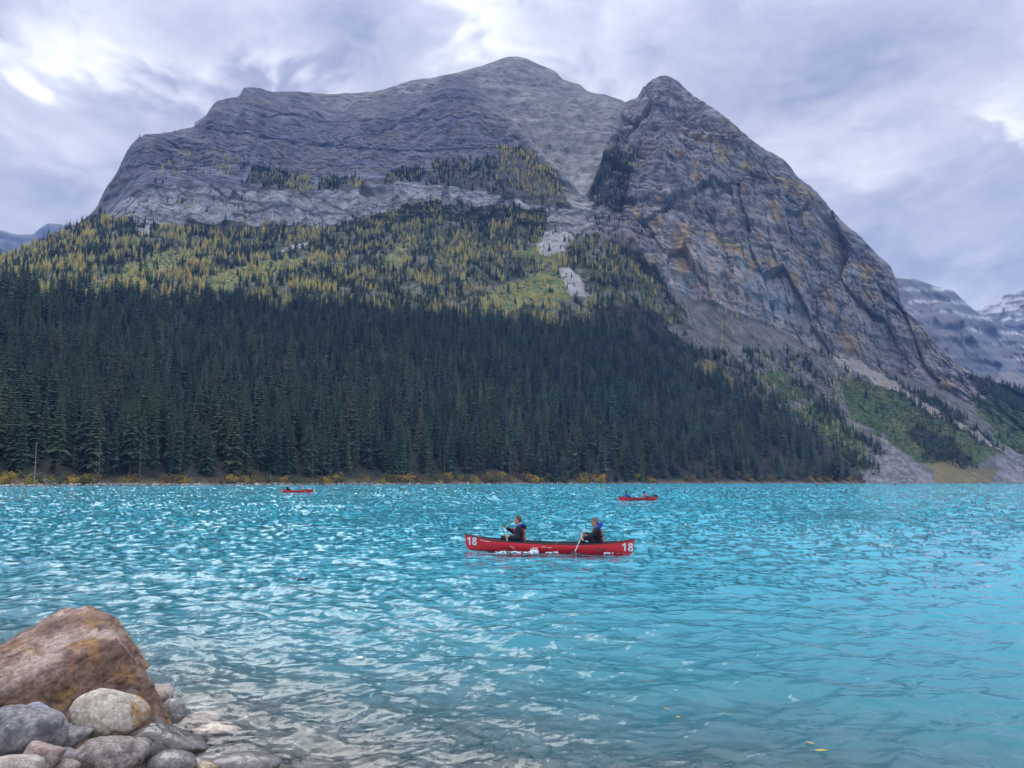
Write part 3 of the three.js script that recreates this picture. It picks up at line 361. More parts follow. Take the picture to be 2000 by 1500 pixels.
const spruces = [], larches = [], clumps = [];
{
  const r = rngOf(9), { pos, meta, C, R } = land;
  for (let j = 0; j < R - 1; j++) for (let i = 0; i < C - 1; i++) {
    const a = j * C + i, px = meta[a * 3], py = meta[a * 3 + 1], s = meta[a * 3 + 2]; if (px < -500 || px > 2300) continue;
    const d = a + C, ax = pos[a * 3], ay = pos[a * 3 + 1], az = pos[a * 3 + 2];
    const ux = pos[a * 3 + 3] - ax, uy = pos[a * 3 + 4] - ay, uz = pos[a * 3 + 5] - az, vx = pos[d * 3] - ax, vy = pos[d * 3 + 1] - ay, vz = pos[d * 3 + 2] - az;
    const area = Math.abs(ux * vz - uz * vx); // area on plan
    const w1 = fbm(ax / 38, ay / 26, az / 38, 2), w2 = fbm(ax / 38 + 40, ay / 26, az / 38, 2), x = px + w1 * 26, y = py + w2 * 20;
    let sp = 0, la = 0, cl = 0, small = 1;
    const nz = fbm(ax / 60, 5, az / 60, 3), nz2 = fbm(ax / 24 + 9, 5, az / 24, 2);
    if (ay > 1.3) {
      if (inPoly(FOREST, x, y)) { sp = lerp(0.032, 0.0145, sstep(600, 900, py)); small = lerp(1.0, 1.6, sstep(600, 900, py)) * (px > 1300 ? 0.85 : 1); la = py < 680 && px > 800 && px < 1150 ? 0.004 * sstep(640, 560, py) : 0; if (inPoly([[955, 596], [1160, 588], [1165, 628], [1060, 640], [965, 622]], x, y)) { la = 0.03; sp *= 0.3; } if (px > 1150) { const edge = inPoly(FOREST, x, y - 40) ? 1 : 0.55; sp *= edge; } }
      else if (inPoly(MIXED, x, y)) { const q = sstep(-0.02, 0.12, nz + nz2 * 0.5 + (px < 420 ? 0.03 : 0) + (px > 900 ? 0.02 : 0)); sp = 0.03 * (1 - q * 0.9) * sstep(-0.3, -0.02, nz2 + nz); la = 0.023 * q * sstep(-0.35, 0.05, nz2) + 0.001; small = 0.68; cl = 0.01; }
      else if (anyPoly(BENCH_LARCH, x, y)) { la = 0.02; sp = 0.005; small = 0.6; }
      else if (anyPoly(BENCH, x, y)) { sp = 0.03; la = 0.003; small = 0.62; }
      else if (anyPoly(CLIFFWOOD, x, y)) { sp = 0.016 * sstep(-0.05, 0.25, nz); la = 0.009 * sstep(0.0, 0.3, -nz); small = 0.55; }
      else if (anyPoly(RIGHTWOOD, x, y)) { sp = 0.028; small = 0.72; }
      else if (anyPoly(SPARSE, x, y)) { sp = 0.03 * sstep(-0.15, 0.15, nz); la = 0.0025; cl = 0.025; small = 0.8; }
      else if (s > 4.9 && py > 230) { sp = 0.004; small = 0.4; }
      else if (s > 2 && px > 1130 && px < 1300 && py < 520) { sp = 0.002 * sstep(0, 0.3, nz); small = 0.5; }
      if (anyPoly(MEADOW, x, y) || anyPoly(SCREE, x, y)) { sp *= 0.12; la *= anyPoly(SCREE, x, y) ? 0.1 : 0.35; }
      if (anyPoly(PALESCREE, x, y)) sp *= 0.1;
      if (anyPoly(SHRUBS, x, y)) { cl = 0.03; sp = Math.max(sp, 0.0012); }
      if (px > 1290 && px < 1460 && py > 560 && py < 720 && !inPoly(FOREST, x, y)) la = Math.max(la, 0.0035);
    }
    for (const [list, dens] of [[spruces, sp], [larches, la], [clumps, cl]]) {
      let n = dens * area; n = Math.floor(n) + (r() < n - Math.floor(n) ? 1 : 0);
      for (let k = 0; k < n; k++) { const u = r(), v = r(), hh = list === spruces ? (0.5 + 0.62 * r() + (r() < 0.14 ? 0.28 : 0)) * small : list === larches ? (0.6 + 0.7 * r()) * 0.82 : 0.6 + r() * 0.9;
        list.push({ x: ax + ux * u + vx * v, y: ay + uy * u + vy * v, z: az + uz * u + vz * v, h: hh, w: hh * (0.8 + 0.45 * r()), t: r() * 6.283, k: Math.floor(r() * 1000), px, py }); }
    }
  }
}
console.log('trees', spruces.length, larches.length, clumps.length);
const inView = (o) => o.px > 4 && o.px < 1996;
const big = (list, n, unit) => { const d = (o) => Math.hypot(o.x, o.z); const v = list.filter(inView).sort((a, b) => b.h / d(b) - a.h / d(a)); return new Set(v.slice(0, n)); };
const M4 = new THREE.Matrix4(), QQ = new THREE.Quaternion(), EU = new THREE.Euler(), SC = new THREE.Vector3(), PO = new THREE.Vector3();
const matrixOf = (o, sink = 0.3, lean = 0.03) => M4.compose(PO.set(o.x, o.y - sink, o.z), QQ.setFromEuler(EU.set(Math.sin(o.k) * lean, o.t, Math.cos(o.k * 1.7) * lean)), SC.set(o.w, o.h, o.w));
function individuals(list, name, label, category, grp, crowns, trunk, mats, bark) {
  const protos = [];
  for (let i = 0; i < crowns.length * 2; i++) { const g = new THREE.Group(); mesh(crowns[i % crowns.length], mats[i % mats.length], 'crown', g); mesh(trunk, bark, 'trunk', g); protos.push(g); }
  for (const o of list) { const c = protos[o.k % protos.length].clone(); matrixOf(o).decompose(c.position, c.quaternion, c.scale); top(c, name, label, category, grp); }
}
function mass(list, name, label, category, geos, mats, tint, sink) {
  const g = new THREE.Group(); top(g, name, label, category, null, 'stuff');
  const c = new THREE.Color();
  geos.forEach((ge, i) => { const mine = list.filter((o) => o.k % geos.length === i); const m = new THREE.InstancedMesh(ge, mats[i % mats.length], mine.length); m.name = numbered('crown_mass'); m.userData.kind = 'stuff'; m.castShadow = m.receiveShadow = true;
    mine.forEach((o, k) => { m.setMatrixAt(k, matrixOf(o, sink)); m.setColorAt(k, tint(o, c)); }); g.add(m); });
  return g;
}
const nearSpruce = big(spruces, 300), nearLarch = big(larches, 300);
individuals(nearSpruce, 'spruce_tree', 'dark green spire-shaped spruce standing in the nearest rows of the forest across the lake', 'spruce', 'spruces of the nearest forest rows', hiSpruce, hiTrunk, spruceMat, barkMat);
individuals(nearLarch, 'larch_tree', 'golden yellow larch standing among dark spruces on the upper slope', 'larch', 'golden larches on the slope', hiLarch, larchTrunk, larchMat, barkMat);
mass(spruces.filter((o) => !nearSpruce.has(o)), 'spruce_forest', 'dark green spruce forest covering the slope behind the nearest rows of trees', 'forest', loSpruce, spruceMat, (o, c) => { const v = 0.55 + Math.pow((o.k % 97) / 97, 1.5) * 1.2; return o.k % 331 === 0 ? c.setRGB(5, 1.6, 1.6) : o.k % 5 === 0 ? c.setRGB(v * 1.35, v * 1.15, v * 0.8) : o.k % 5 === 1 ? c.setRGB(v * 0.8, v * 0.95, v * 1.1) : c.setRGB(v, v * (0.95 + (o.k % 13) / 130), v); }, 0.3);
mass(larches.filter((o) => !nearLarch.has(o)), 'larch_wood', 'farther golden larches scattered thinly over the upper slope', 'larch wood', loLarch, larchMat, (o, c) => { const v = 0.75 + (o.k % 89) / 89 * 0.5; return c.setRGB(v, v * (0.9 + (o.k % 17) / 80), v); }, 0.2);

// leaf clumps: shrubs
function leafClump(seed, n, rx, ry, size) {
  const r = rngOf(seed), pos = [], idx = []; const lobes = []; for (let i = 0; i < 6; i++) lobes.push([(r() - 0.5) * rx * 1.2, ry * (0.35 + r() * 0.75), (r() - 0.5) * rx * 1.2, 0.35 + r() * 0.4]);
  for (let i = 0; i < n; i++) { const l = lobes[Math.floor(r() * 6)], a = r() * 6.283, z = r() * 2 - 1, q = Math.sqrt(1 - z * z), rr = Math.pow(r(), 0.4) * l[3], c = [l[0] + Math.cos(a) * q * rr * rx, Math.max(0.02, l[1] + z * rr * ry * 0.9), l[2] + Math.sin(a) * q * rr * rx], b = [0, 1, 2].map(() => { const e = r() * 6.283, w = r() * 2 - 1, s = Math.sqrt(1 - w * w); return [c[0] + Math.cos(e) * s * size, c[1] + w * size, c[2] + Math.sin(e) * s * size]; }); pos.push(...b.flat()); idx.push(i * 3, i * 3 + 1, i * 3 + 2); }
  return geo(pos, idx);
}
const scrub = [0, 1, 2].map((i) => leafClump(500 + i, 46, 1.7, 1.3, 0.55));
const scrubMat = [lin(0.075, 0.135, 0.045), lin(0.085, 0.14, 0.045), lin(0.10, 0.14, 0.045)].map((c) => new THREE.MeshPhysicalMaterial({ color: c, roughness: 0.9, side: THREE.DoubleSide }));
mass(clumps, 'shrubbery', 'low green shrubs spread over the avalanche slopes below the cliffs', 'shrubs', scrub, scrubMat, (o, c) => { const v = 0.75 + (o.k % 89) / 89 * 0.5; return (o.k % 11) === 0 ? c.setRGB(v * 2.2, v * 1.5, v) : c.setRGB(v, v, v); }, 0.1);

/* far shore: bushes, dead trees, driftwood, stones */
const shorePoint = (px, up, back) => { const D = shoreD(px)[0] + back, p = at(px, 940, D); p.y = up; return p; };
{
  const r = rngOf(33);
  // the ground height at a place on the near foot of the slope
  const foot = (px, back) => { const D = shoreD(px)[0] + back; let best = null, bd = 1e9; const i = COLS.findIndex((c) => c >= px); for (let j = 0; j < 30; j++) { const k = (j * land.C + i) * 3, d = Math.hypot(land.pos[k], land.pos[k + 2]); if (Math.abs(d - D) < bd) { bd = Math.abs(d - D); best = [land.pos[k], land.pos[k + 1], land.pos[k + 2]]; } } return new THREE.Vector3(best[0], Math.max(0.2, best[1]), best[2]); };
  const footAt = (px, back) => { const D = shoreD(px)[0] + back, p = at(px, 940, D), i = COLS.findIndex((c) => c >= px); let y = 0.3; for (let j = 0; j < 40; j++) { const k = (j * land.C + i) * 3, k2 = k + land.C * 3, d1 = Math.hypot(land.pos[k], land.pos[k + 2]), d2 = Math.hypot(land.pos[k2], land.pos[k2 + 2]); if (D >= d1 && D <= d2) { y = lerp(land.pos[k + 1], land.pos[k2 + 1], (D - d1) / (d2 - d1)); break; } } p.y = y; return p; };
  const kinds = [['yellow_bush', 'bright yellow autumn bush at the foot of the spruces on the far shore', 'yellow bushes on the far shore', [lin(0.50, 0.33, 0.025), lin(0.42, 0.31, 0.04)]], ['olive_bush', 'dull olive green bush at the foot of the spruces on the far shore', 'olive bushes on the far shore', [lin(0.13, 0.13, 0.045), lin(0.10, 0.115, 0.04)]], ['brown_bush', 'brown withered bush at the foot of the spruces on the far shore', 'brown bushes on the far shore', [lin(0.19, 0.13, 0.055), lin(0.22, 0.15, 0.06)]]];
  const leaves = [0, 1, 2, 3].map((i) => leafClump(540 + i, 150, 1.7, 1.5, 0.32)), stemG = new THREE.CylinderGeometry(0.04, 0.08, 1.6, 5); stemG.translate(0, 0.7, 0);
  for (const [kind, [name, label, grp, cols]] of kinds.entries()) {
    const mats = cols.map((c) => new THREE.MeshPhysicalMaterial({ color: c, roughness: 0.9, side: THREE.DoubleSide, transmission: 0.3, thickness: 0 }));
    const n = [64, 110, 90][kind];
    const near = [10, 55, 100, 125, 135, 165, 172, 245, 255, 355, 362, 452, 460, 480, 640, 655, 700, 745, 760, 775, 790, 830, 880, 905, 960, 1000, 1045, 1060, 1100, 1140, 1180, 1250, 1270, 1580, 1600, 1620, 1655];
    for (let i = 0; i < n; i++) { const px = kind === 0 && i < near.length ? near[i] + (r() - 0.5) * 8 : Math.max(3, 1690 * Math.pow(r(), 0.85)), b = 5 + r() * (kind ? 16 : 13) * (0.6 + px / 1500), p = footAt(px, b), g = new THREE.Group(); const sc = (0.55 + r() * 1.0) * lerp(1.25, 2.0, sstep(500, 1000, px)); mesh(leaves[i % 4], mats[i % 2], 'foliage', g); mesh(stemG, barkMat, 'stem', g); g.position.copy(p); g.rotation.y = r() * 6.28; g.scale.set(sc * 1.1, sc * (0.8 + r() * 0.5), sc * 1.1); top(g, name, label, 'bush', grp); }
  }
  // dead standing trunks
  const snag = (px, back, h, lean, label, m = deadWood) => { const g = group('dead_tree', label, 'dead tree', footAt(px, back)); const tr = new THREE.CylinderGeometry(h * 0.004, h * 0.013, h, 7, 6); tr.translate(0, h / 2, 0); mesh(tr, m, 'trunk', g); const rr = rngOf(px | 0), bs = []; for (let k = 0; k < 16; k++) { const L = h * (0.03 + 0.07 * rr()), b = new THREE.CylinderGeometry(0.015, 0.05, L, 4); b.translate(0, L / 2, 0); b.rotateZ(1.1 + rr() * 0.8); b.rotateY(rr() * 6.28); b.translate(0, h * (0.25 + 0.72 * rr()), 0); bs.push(b); } mesh(mergeGeometries(bs), m, 'branch', g).userData.kind = 'stuff'; g.rotation.z = lean; g.rotation.x = 0.02; };
  snag(67, 4, 17, 0.0, 'tall pale dead trunk at the water edge near the left end of the far shore');
  snag(193, 14, 22, 0.02, 'slim grey dead trunk among spruces, second from the left end of the far shore', greyBark); snag(272, 12, 20, 0.0, 'grey dead trunk among spruces, third from the left end of the far shore', greyBark); snag(530, 8, 9, 0.12, 'short leaning pale dead trunk just left of the farther red canoe'); snag(612, 10, 18, 0.05, 'pale dead trunk leaning left behind the right end of the farther left canoe', greyBark);
  snag(1000, 8, 17, 0.16, 'white dead trunk leaning to the left at the middle of the far shore'); snag(1040, 9, 8, 0.14, 'short white leaning trunk right of the taller leaning dead trunk'); snag(868, 12, 24, 0.0, 'tall grey bare trunk at the middle of the forest front', greyBark); snag(1278, 10, 18, 0.1, 'thin grey dead trunk leaning left above the shore beyond the right canoe', greyBark); snag(1375, 10, 15, 0.06, 'thin grey dead trunk at the right part of the forest front', greyBark); snag(1640, 10, 20, -0.12, 'pale dead trunk leaning right at the right end of the forest', greyBark);
  // driftwood
  const logG = [0, 1, 2].map((s) => { const rr = rngOf(600 + s), c = new THREE.CatmullRomCurve3([0, 1, 2, 3].map((i) => new THREE.Vector3(i * 1.9 - 2.9, 0.18 + rr() * 0.25, (rr() - 0.5) * 0.6))); return new THREE.TubeGeometry(c, 10, 0.16, 6); });
  const stub = new THREE.CylinderGeometry(0.03, 0.08, 1.3, 5); stub.translate(0, 0.6, 0);
  for (let i = 0; i < 34; i++) { const px = [92, 98, 20, 140, 200, 235, 250, 310, 400, 470, 540, 590, 700, 720, 770, 820, 850, 900, 940, 1010, 1018, 985, 1090, 1120, 1150, 1190, 1220, 1300, 1345, 1400, 1445, 1500, 1560, 1625][i] + r() * 6; const g = new THREE.Group(); g.position.copy(shorePoint(px, 0.1 + r() * 0.4, 0.6 + r() * 4)); mesh(logG[i % 3], deadWood, 'log', g); const b = mesh(stub, deadWood, 'branch', g); b.position.set(-1 + r() * 2, 0.2, 0); b.rotation.z = (r() - 0.5) * 2; g.rotation.y = (r() - 0.5) * 0.9; g.rotation.z = i < 2 || i === 20 ? -0.5 : (r() - 0.5) * 0.12; const sc = 0.7 + r() * 0.9; g.scale.setScalar(sc); top(g, 'driftwood_log', 'bleached driftwood log lying at the water edge of the far shore', 'driftwood', 'driftwood along the far shore'); }
  // pale stones along the water edge
  const st = new THREE.IcosahedronGeometry(0.5, 1); const n = 1500, im = new THREE.InstancedMesh(st, std(lin(0.34, 0.33, 0.32), 0.95), n); const c = new THREE.Color();
  for (let i = 0; i < n; i++) { const px = r() * 2060 - 40, p = shorePoint(px, 0.05 + r() * 0.25, (r() - 0.2) * 3.5), s = 0.4 + r() * r() * 1.6; M4.compose(p, QQ.setFromEuler(EU.set(r() * 3, r() * 3, r() * 3)), SC.set(s * 1.4, s * 0.6, s)); im.setMatrixAt(i, M4); const v = 0.5 + r(); im.setColorAt(i, c.setRGB(v, v * 0.98, v * 0.95)); }
  top(im, 'shore_rubble', 'line of pale stones along the water edge of the far shore', 'stones', null, 'stuff');
}

/* ------------------------------------------------------------------ stones of the near shore */
const icoCache = new Map();
function icoDirs(n) { // directions over a sphere, shared corners
  if (icoCache.has(n)) return icoCache.get(n);
  const g = new THREE.IcosahedronGeometry(1, n), p = g.attributes.position.array, seen = new Map(), dirs = [], idx = new Uint32Array(p.length / 3);
  for (let i = 0; i < p.length / 3; i++) { const x = p[i * 3], y = p[i * 3 + 1], z = p[i * 3 + 2], k = Math.round(x * 20000) * 1e10 + Math.round(y * 20000) * 1e5 + Math.round(z * 20000); let q = seen.get(k); if (q === undefined) { q = dirs.length / 3; seen.set(k, q); dirs.push(x, y, z); } idx[i] = q; }
  const out = { dirs, idx }; icoCache.set(n, out); return out;
}
const tint3 = (a, b, t) => [lerp(a[0], b[0], t), lerp(a[1], b[1], t), lerp(a[2], b[2], t)];
// a stone: rounded where its faces meet (sharp = how sharply); px, py, D place its middle; turned to face as the photograph sees it
function stone(name, label, px, py, D, size, faces, sharp, detail, rough, colour, more = {}) {
  const { dirs, idx } = icoDirs(detail < 60 ? Math.round(detail * 0.8) : detail), n = dirs.length / 3, pos = new Float32Array(n * 3), col = new Float32Array(n * 3), seed = more.seed ?? px;
  for (let i = 0; i < n; i++) {
    const dx = dirs[i * 3] / size[0], dy = dirs[i * 3 + 1] / size[1], dz = dirs[i * 3 + 2] / size[2]; let s = 0;
    for (const [a, b, c, d] of faces) { const q = (a * dx + b * dy + c * dz) / d; if (q > 0) s += Math.pow(q, sharp); }
    let r = 1 / Math.pow(s, 1 / sharp), x = dirs[i * 3] * r, y = dirs[i * 3 + 1] * r, z = dirs[i * 3 + 2] * r; const R = Math.hypot(...size) * 0.58;
    const u = x / R, v = y / R, w = z / R;
    let h = fbm(u * 1.3 + seed, v * 1.3, w * 1.3, 4) * 0.10 + (blocks(u * 1.6 + seed, v * 1.6, w * 1.6, 5)[0] - 0.5) * 0.05 * rough + fbm(u * 7 + seed, v * 7, w * 7, 4) * 0.028 * rough + (ridged(u * 3.2 + seed, v * 3.2, w * 3.2, 3) - 0.6) * 0.045 * rough;
    const ck = ridged(u * 1.9 + seed + 40, v * 1.9, w * 1.9, 2), cr = sstep(0.70, 0.735, ck) * rough; h -= cr * 0.012;
    if (more.relief) h += more.relief(u, v, w, x, y, z);
    const f = 1 + h; pos[i * 3] = x * f; pos[i * 3 + 1] = y * f; pos[i * 3 + 2] = z * f;
    const c = colour(u + seed * 0.37, v, w, x * f, y * f, z * f), gq = (1 - 0.3 * cr) * (1 + (hash3((u * 60 + 200) | 0, (v * 60 + 200) | 0, (w * 60 + 200) | 0) - 0.5) * 0.34); c[0] *= gq; c[1] *= gq; c[2] *= gq; col[i * 3] = Math.max(0.015, c[0]); col[i * 3 + 1] = Math.max(0.015, c[1]); col[i * 3 + 2] = Math.max(0.015, c[2]);
  }
  const g = geo(pos, new Uint32Array(idx), { color: col }), o = mesh(g, more.wet ? wetStone : dryStone, 'x');
  const c = at(px, py, D); if (more.y !== undefined) c.y = more.y; o.position.copy(c); o.rotation.set(0, Math.atan2(-c.x, -c.z) , 0); if (more.roll) o.rotateZ(more.roll);
  return top(o, name, label, 'rock', more.group);
}
const dryStone = std(0xffffff, 0.88, { vertexColors: true }), wetStone = std(0xffffff, 0.28, { vertexColors: true });
const roundFaces = (seed, n, spreadBy = 0.25) => { const r = rngOf(seed), f = []; for (let i = 0; i < n; i++) { const y = 1 - 2 * (i + 0.5) / n, q = Math.sqrt(1 - y * y), a = i * 2.39996 + r(); f.push([Math.cos(a) * q, y, Math.sin(a) * q, 1 - spreadBy * r()]); } return f; };
// rust red boulder: paler and pinker above a slanting noisy boundary, rusty below
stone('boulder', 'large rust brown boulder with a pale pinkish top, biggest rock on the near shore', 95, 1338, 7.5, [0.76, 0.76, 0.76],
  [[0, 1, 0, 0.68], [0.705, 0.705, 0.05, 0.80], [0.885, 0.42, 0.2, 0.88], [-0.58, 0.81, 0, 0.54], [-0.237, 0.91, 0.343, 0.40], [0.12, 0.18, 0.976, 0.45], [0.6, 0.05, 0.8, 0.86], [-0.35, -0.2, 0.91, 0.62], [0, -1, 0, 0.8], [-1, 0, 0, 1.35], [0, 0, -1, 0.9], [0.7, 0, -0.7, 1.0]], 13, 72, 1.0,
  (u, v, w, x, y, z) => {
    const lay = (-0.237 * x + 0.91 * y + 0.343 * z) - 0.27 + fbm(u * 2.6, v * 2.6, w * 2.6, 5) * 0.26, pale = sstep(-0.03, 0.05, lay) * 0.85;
    const str = fbm(u * 1.5 + v * 2, v * 9 - u * 5, w * 3, 4), gr = fbm(u * 14, v * 14, w * 14, 3), bl = fbm(u * 3 + 7, v * 3, w * 3, 4), sp = fbm(u * 40, v * 40, w * 40, 2);
    let c = tint3([0.225, 0.14, 0.10], [0.145, 0.085, 0.065], sstep(-0.25, 0.3, str));
    c = tint3(c, [0.30, 0.17, 0.065], sstep(0.08, 0.3, bl) * 0.8); c = tint3(c, [0.23, 0.22, 0.19], sstep(0.14, 0.3, fbm(u * 3.3, v * 3.3 + 9, w * 3.3, 3)) * 0.75); c = tint3(c, [0.07, 0.04, 0.035], sstep(0.12, 0.32, fbm(u * 4, v * 7, w * 4 + 5, 4)) * 0.65); c = tint3(c, [0.32, 0.17, 0.105], sstep(0.15, 0.35, fbm(u * 5 + 3, v * 5, w * 5, 3)) * 0.6);
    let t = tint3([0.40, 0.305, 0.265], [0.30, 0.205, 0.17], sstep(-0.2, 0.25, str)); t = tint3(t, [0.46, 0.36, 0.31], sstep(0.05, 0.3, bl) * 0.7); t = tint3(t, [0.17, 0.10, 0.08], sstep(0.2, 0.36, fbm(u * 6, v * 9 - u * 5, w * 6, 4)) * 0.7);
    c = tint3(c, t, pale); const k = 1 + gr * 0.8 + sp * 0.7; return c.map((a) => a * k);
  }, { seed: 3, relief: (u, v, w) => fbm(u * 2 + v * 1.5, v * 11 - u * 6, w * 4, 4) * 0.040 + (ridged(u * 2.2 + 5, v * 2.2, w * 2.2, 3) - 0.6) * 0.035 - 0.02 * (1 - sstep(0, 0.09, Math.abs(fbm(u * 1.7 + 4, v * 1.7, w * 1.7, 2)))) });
const speck = (base, dark, light, amt = 1) => (u, v, w) => { const a = fbm(u * 3, v * 3, w * 3, 4), b = fbm(u * 12, v * 12, w * 12, 3), s = fbm(u * 38, v * 38, w * 38, 2); let c = tint3(base, dark, sstep(-0.02, 0.3, a) * 0.8); c = tint3(c, light, sstep(0.02, 0.3, -a + b * 0.5) * 0.7); const k = 1 + b * 0.5 * amt + s * 0.6 * amt; return c.map((x) => x * k); };
stone('boulder', 'pale cream rounded boulder with a rusty orange patch at its right end', 210, 1400, 6.2, [0.30, 0.185, 0.24], roundFaces(4, 12, 0.26), 4.5, 40, 0.6, (u, v, w, x, y, z) => {
  const a = fbm(u * 2.5, v * 2.5, w * 2.5, 4), b = fbm(u * 9, v * 9, w * 9, 4), s = fbm(u * 34, v * 34, w * 34, 2); let c = tint3([0.50, 0.44, 0.355], [0.35, 0.30, 0.25], sstep(-0.1, 0.3, a)); c = tint3(c, [0.58, 0.55, 0.50], sstep(0.05, 0.3, b) * 0.6); c = tint3(c, [0.20, 0.17, 0.13], sstep(0.16, 0.34, fbm(u * 6, v * 9, w * 6 + 3, 4)) * 0.7);
  const ru = sstep(0.06, 0.20, x - y * 0.5 + a * 0.3); c = tint3(c, [0.38, 0.20, 0.055], ru * sstep(-0.2, 0.2, b + 0.12) * 0.85); c = tint3(c, [0.15, 0.08, 0.035], ru * sstep(0.1, 0.3, fbm(u * 8, v * 8, w * 8 + 9, 3)) * 0.8); const k = 1 + b * 0.4 + s * 0.5; return c.map((q) => q * k); }, { seed: 11, roll: -0.22 });
stone('boulder', 'dark grey speckled boulder at the left edge below the rust brown boulder', 36, 1436, 5.85, [0.27, 0.205, 0.24], roundFaces(8, 13, 0.26), 5, 36, 0.8, speck([0.21, 0.20, 0.215], [0.085, 0.085, 0.10], [0.34, 0.31, 0.30]), { seed: 21, roll: 0.15 });
stone('boulder', 'smooth blue grey boulder tucked behind the dark speckled one', 74, 1412, 6.45, [0.19, 0.13, 0.17], roundFaces(9, 14, 0.2), 5, 28, 0.5, speck([0.25, 0.265, 0.31], [0.15, 0.16, 0.20], [0.36, 0.37, 0.40]), { seed: 31, roll: -0.4 });
stone('stone', 'flat dark grey wedge of stone between the speckled boulder and the cream boulder', 126, 1449, 6.05, [0.155, 0.075, 0.13], roundFaces(14, 9, 0.3), 9, 24, 0.9, speck([0.21, 0.20, 0.20], [0.10, 0.10, 0.11], [0.33, 0.31, 0.30]), { seed: 41, roll: 0.42 });
stone('stone', 'small dark stone in the gap left of the cream boulder', 128, 1427, 6.5, [0.085, 0.055, 0.08], roundFaces(15, 10, 0.3), 7, 16, 0.8, speck([0.12, 0.12, 0.12], [0.06, 0.06, 0.065], [0.20, 0.19, 0.18]), { seed: 45 });
stone('stone', 'flat topped brownish grey stone directly under the cream boulder', 212, 1478, 5.72, [0.25, 0.115, 0.2], roundFaces(17, 11, 0.28), 8, 32, 0.9, speck([0.24, 0.205, 0.18], [0.10, 0.09, 0.09], [0.36, 0.31, 0.28]), { seed: 51, roll: -0.06 });
stone('stone', 'pinkish brown pointed stone at the bottom edge right of the speckled boulder', 76, 1487, 5.5, [0.125, 0.105, 0.12], roundFaces(19, 10, 0.32), 8, 24, 0.9, speck([0.31, 0.23, 0.20], [0.19, 0.13, 0.115], [0.42, 0.34, 0.30]), { seed: 61, roll: 0.3 });
stone('stone', 'small smooth grey stone between the pinkish stone and the flat topped one', 124, 1480, 5.7, [0.082, 0.06, 0.08], roundFaces(20, 14, 0.15), 5, 18, 0.5, speck([0.25, 0.24, 0.24], [0.17, 0.165, 0.17], [0.33, 0.32, 0.31]), { seed: 71 });
stone('stone', 'small tan stone cut by the bottom edge below the small smooth grey one', 131, 1499, 5.45, [0.075, 0.05, 0.07], roundFaces(21, 14, 0.15), 5, 16, 0.5, speck([0.29, 0.245, 0.21], [0.2, 0.16, 0.14], [0.38, 0.33, 0.29]), { seed: 72 });
stone('stone', 'pale beige stone in the bottom left corner', 22, 1502, 5.35, [0.17, 0.07, 0.12], roundFaces(23, 12, 0.25), 6, 20, 0.7, speck([0.40, 0.35, 0.30], [0.27, 0.22, 0.19], [0.50, 0.45, 0.40]), { seed: 73 });
stone('stone', 'wet rounded stone at the bottom edge with water around it', 338, 1494, 5.72, [0.165, 0.10, 0.15], roundFaces(24, 14, 0.2), 5, 26, 0.7, speck([0.16, 0.15, 0.145], [0.09, 0.085, 0.08], [0.24, 0.22, 0.21]), { seed: 81, wet: true });
stone('stone', 'wet dark slab of stone at the waterline right of the cream boulder', 318, 1452, 6.1, [0.26, 0.115, 0.2], roundFaces(26, 10, 0.3), 7, 28, 0.9, speck([0.12, 0.108, 0.10], [0.065, 0.06, 0.058], [0.19, 0.17, 0.155]), { seed: 91, wet: true, roll: -0.15 });
stone('stone', 'small ochre wet stone at the bottom edge right of the rounded wet stone', 404, 1502, 5.72, [0.085, 0.045, 0.08], roundFaces(27, 12, 0.25), 6, 16, 0.7, speck([0.25, 0.185, 0.10], [0.13, 0.10, 0.06], [0.33, 0.25, 0.16]), { seed: 95, wet: true });
stone('stone', 'grey rounded stone standing alone out of the water right of the rust brown boulder', 340, 1352, 8.35, [0.125, 0.13, 0.12], roundFaces(29, 13, 0.2), 5, 22, 0.7, speck([0.25, 0.235, 0.22], [0.14, 0.13, 0.125], [0.34, 0.32, 0.30]), { seed: 101, wet: true, y: 0.02 });
stone('stone', 'low beige slab just above the water beside the rust brown boulder', 306, 1338, 9.3, [0.2, 0.14, 0.2], roundFaces(30, 13, 0.22), 5, 22, 0.8, speck([0.34, 0.28, 0.235], [0.2, 0.16, 0.14], [0.43, 0.37, 0.32]), { seed: 111, y: -0.05 });
stone('stone', 'low light brown stone awash, farther of a pair beyond the lone grey stone', 398, 1376, 8.25, [0.2, 0.085, 0.17], roundFaces(31, 14, 0.22), 5, 22, 0.8, speck([0.27, 0.22, 0.185], [0.15, 0.125, 0.11], [0.36, 0.31, 0.27]), { seed: 121, wet: true, y: -0.055 });
stone('stone', 'low light brown stone awash, nearer of a pair beyond the lone grey stone', 424, 1396, 7.9, [0.22, 0.075, 0.17], roundFaces(32, 14, 0.22), 5, 22, 0.8, speck([0.27, 0.215, 0.175], [0.15, 0.12, 0.10], [0.36, 0.30, 0.26]), { seed: 131, wet: true, y: -0.055 });
stone('stone', 'wide wet grey stone washed by ripples at the bottom edge right of the ochre stone', 478, 1490, 5.85, [0.27, 0.075, 0.2], roundFaces(33, 13, 0.22), 5, 26, 0.9, speck([0.16, 0.15, 0.15], [0.09, 0.085, 0.085], [0.23, 0.22, 0.215]), { seed: 141, wet: true });
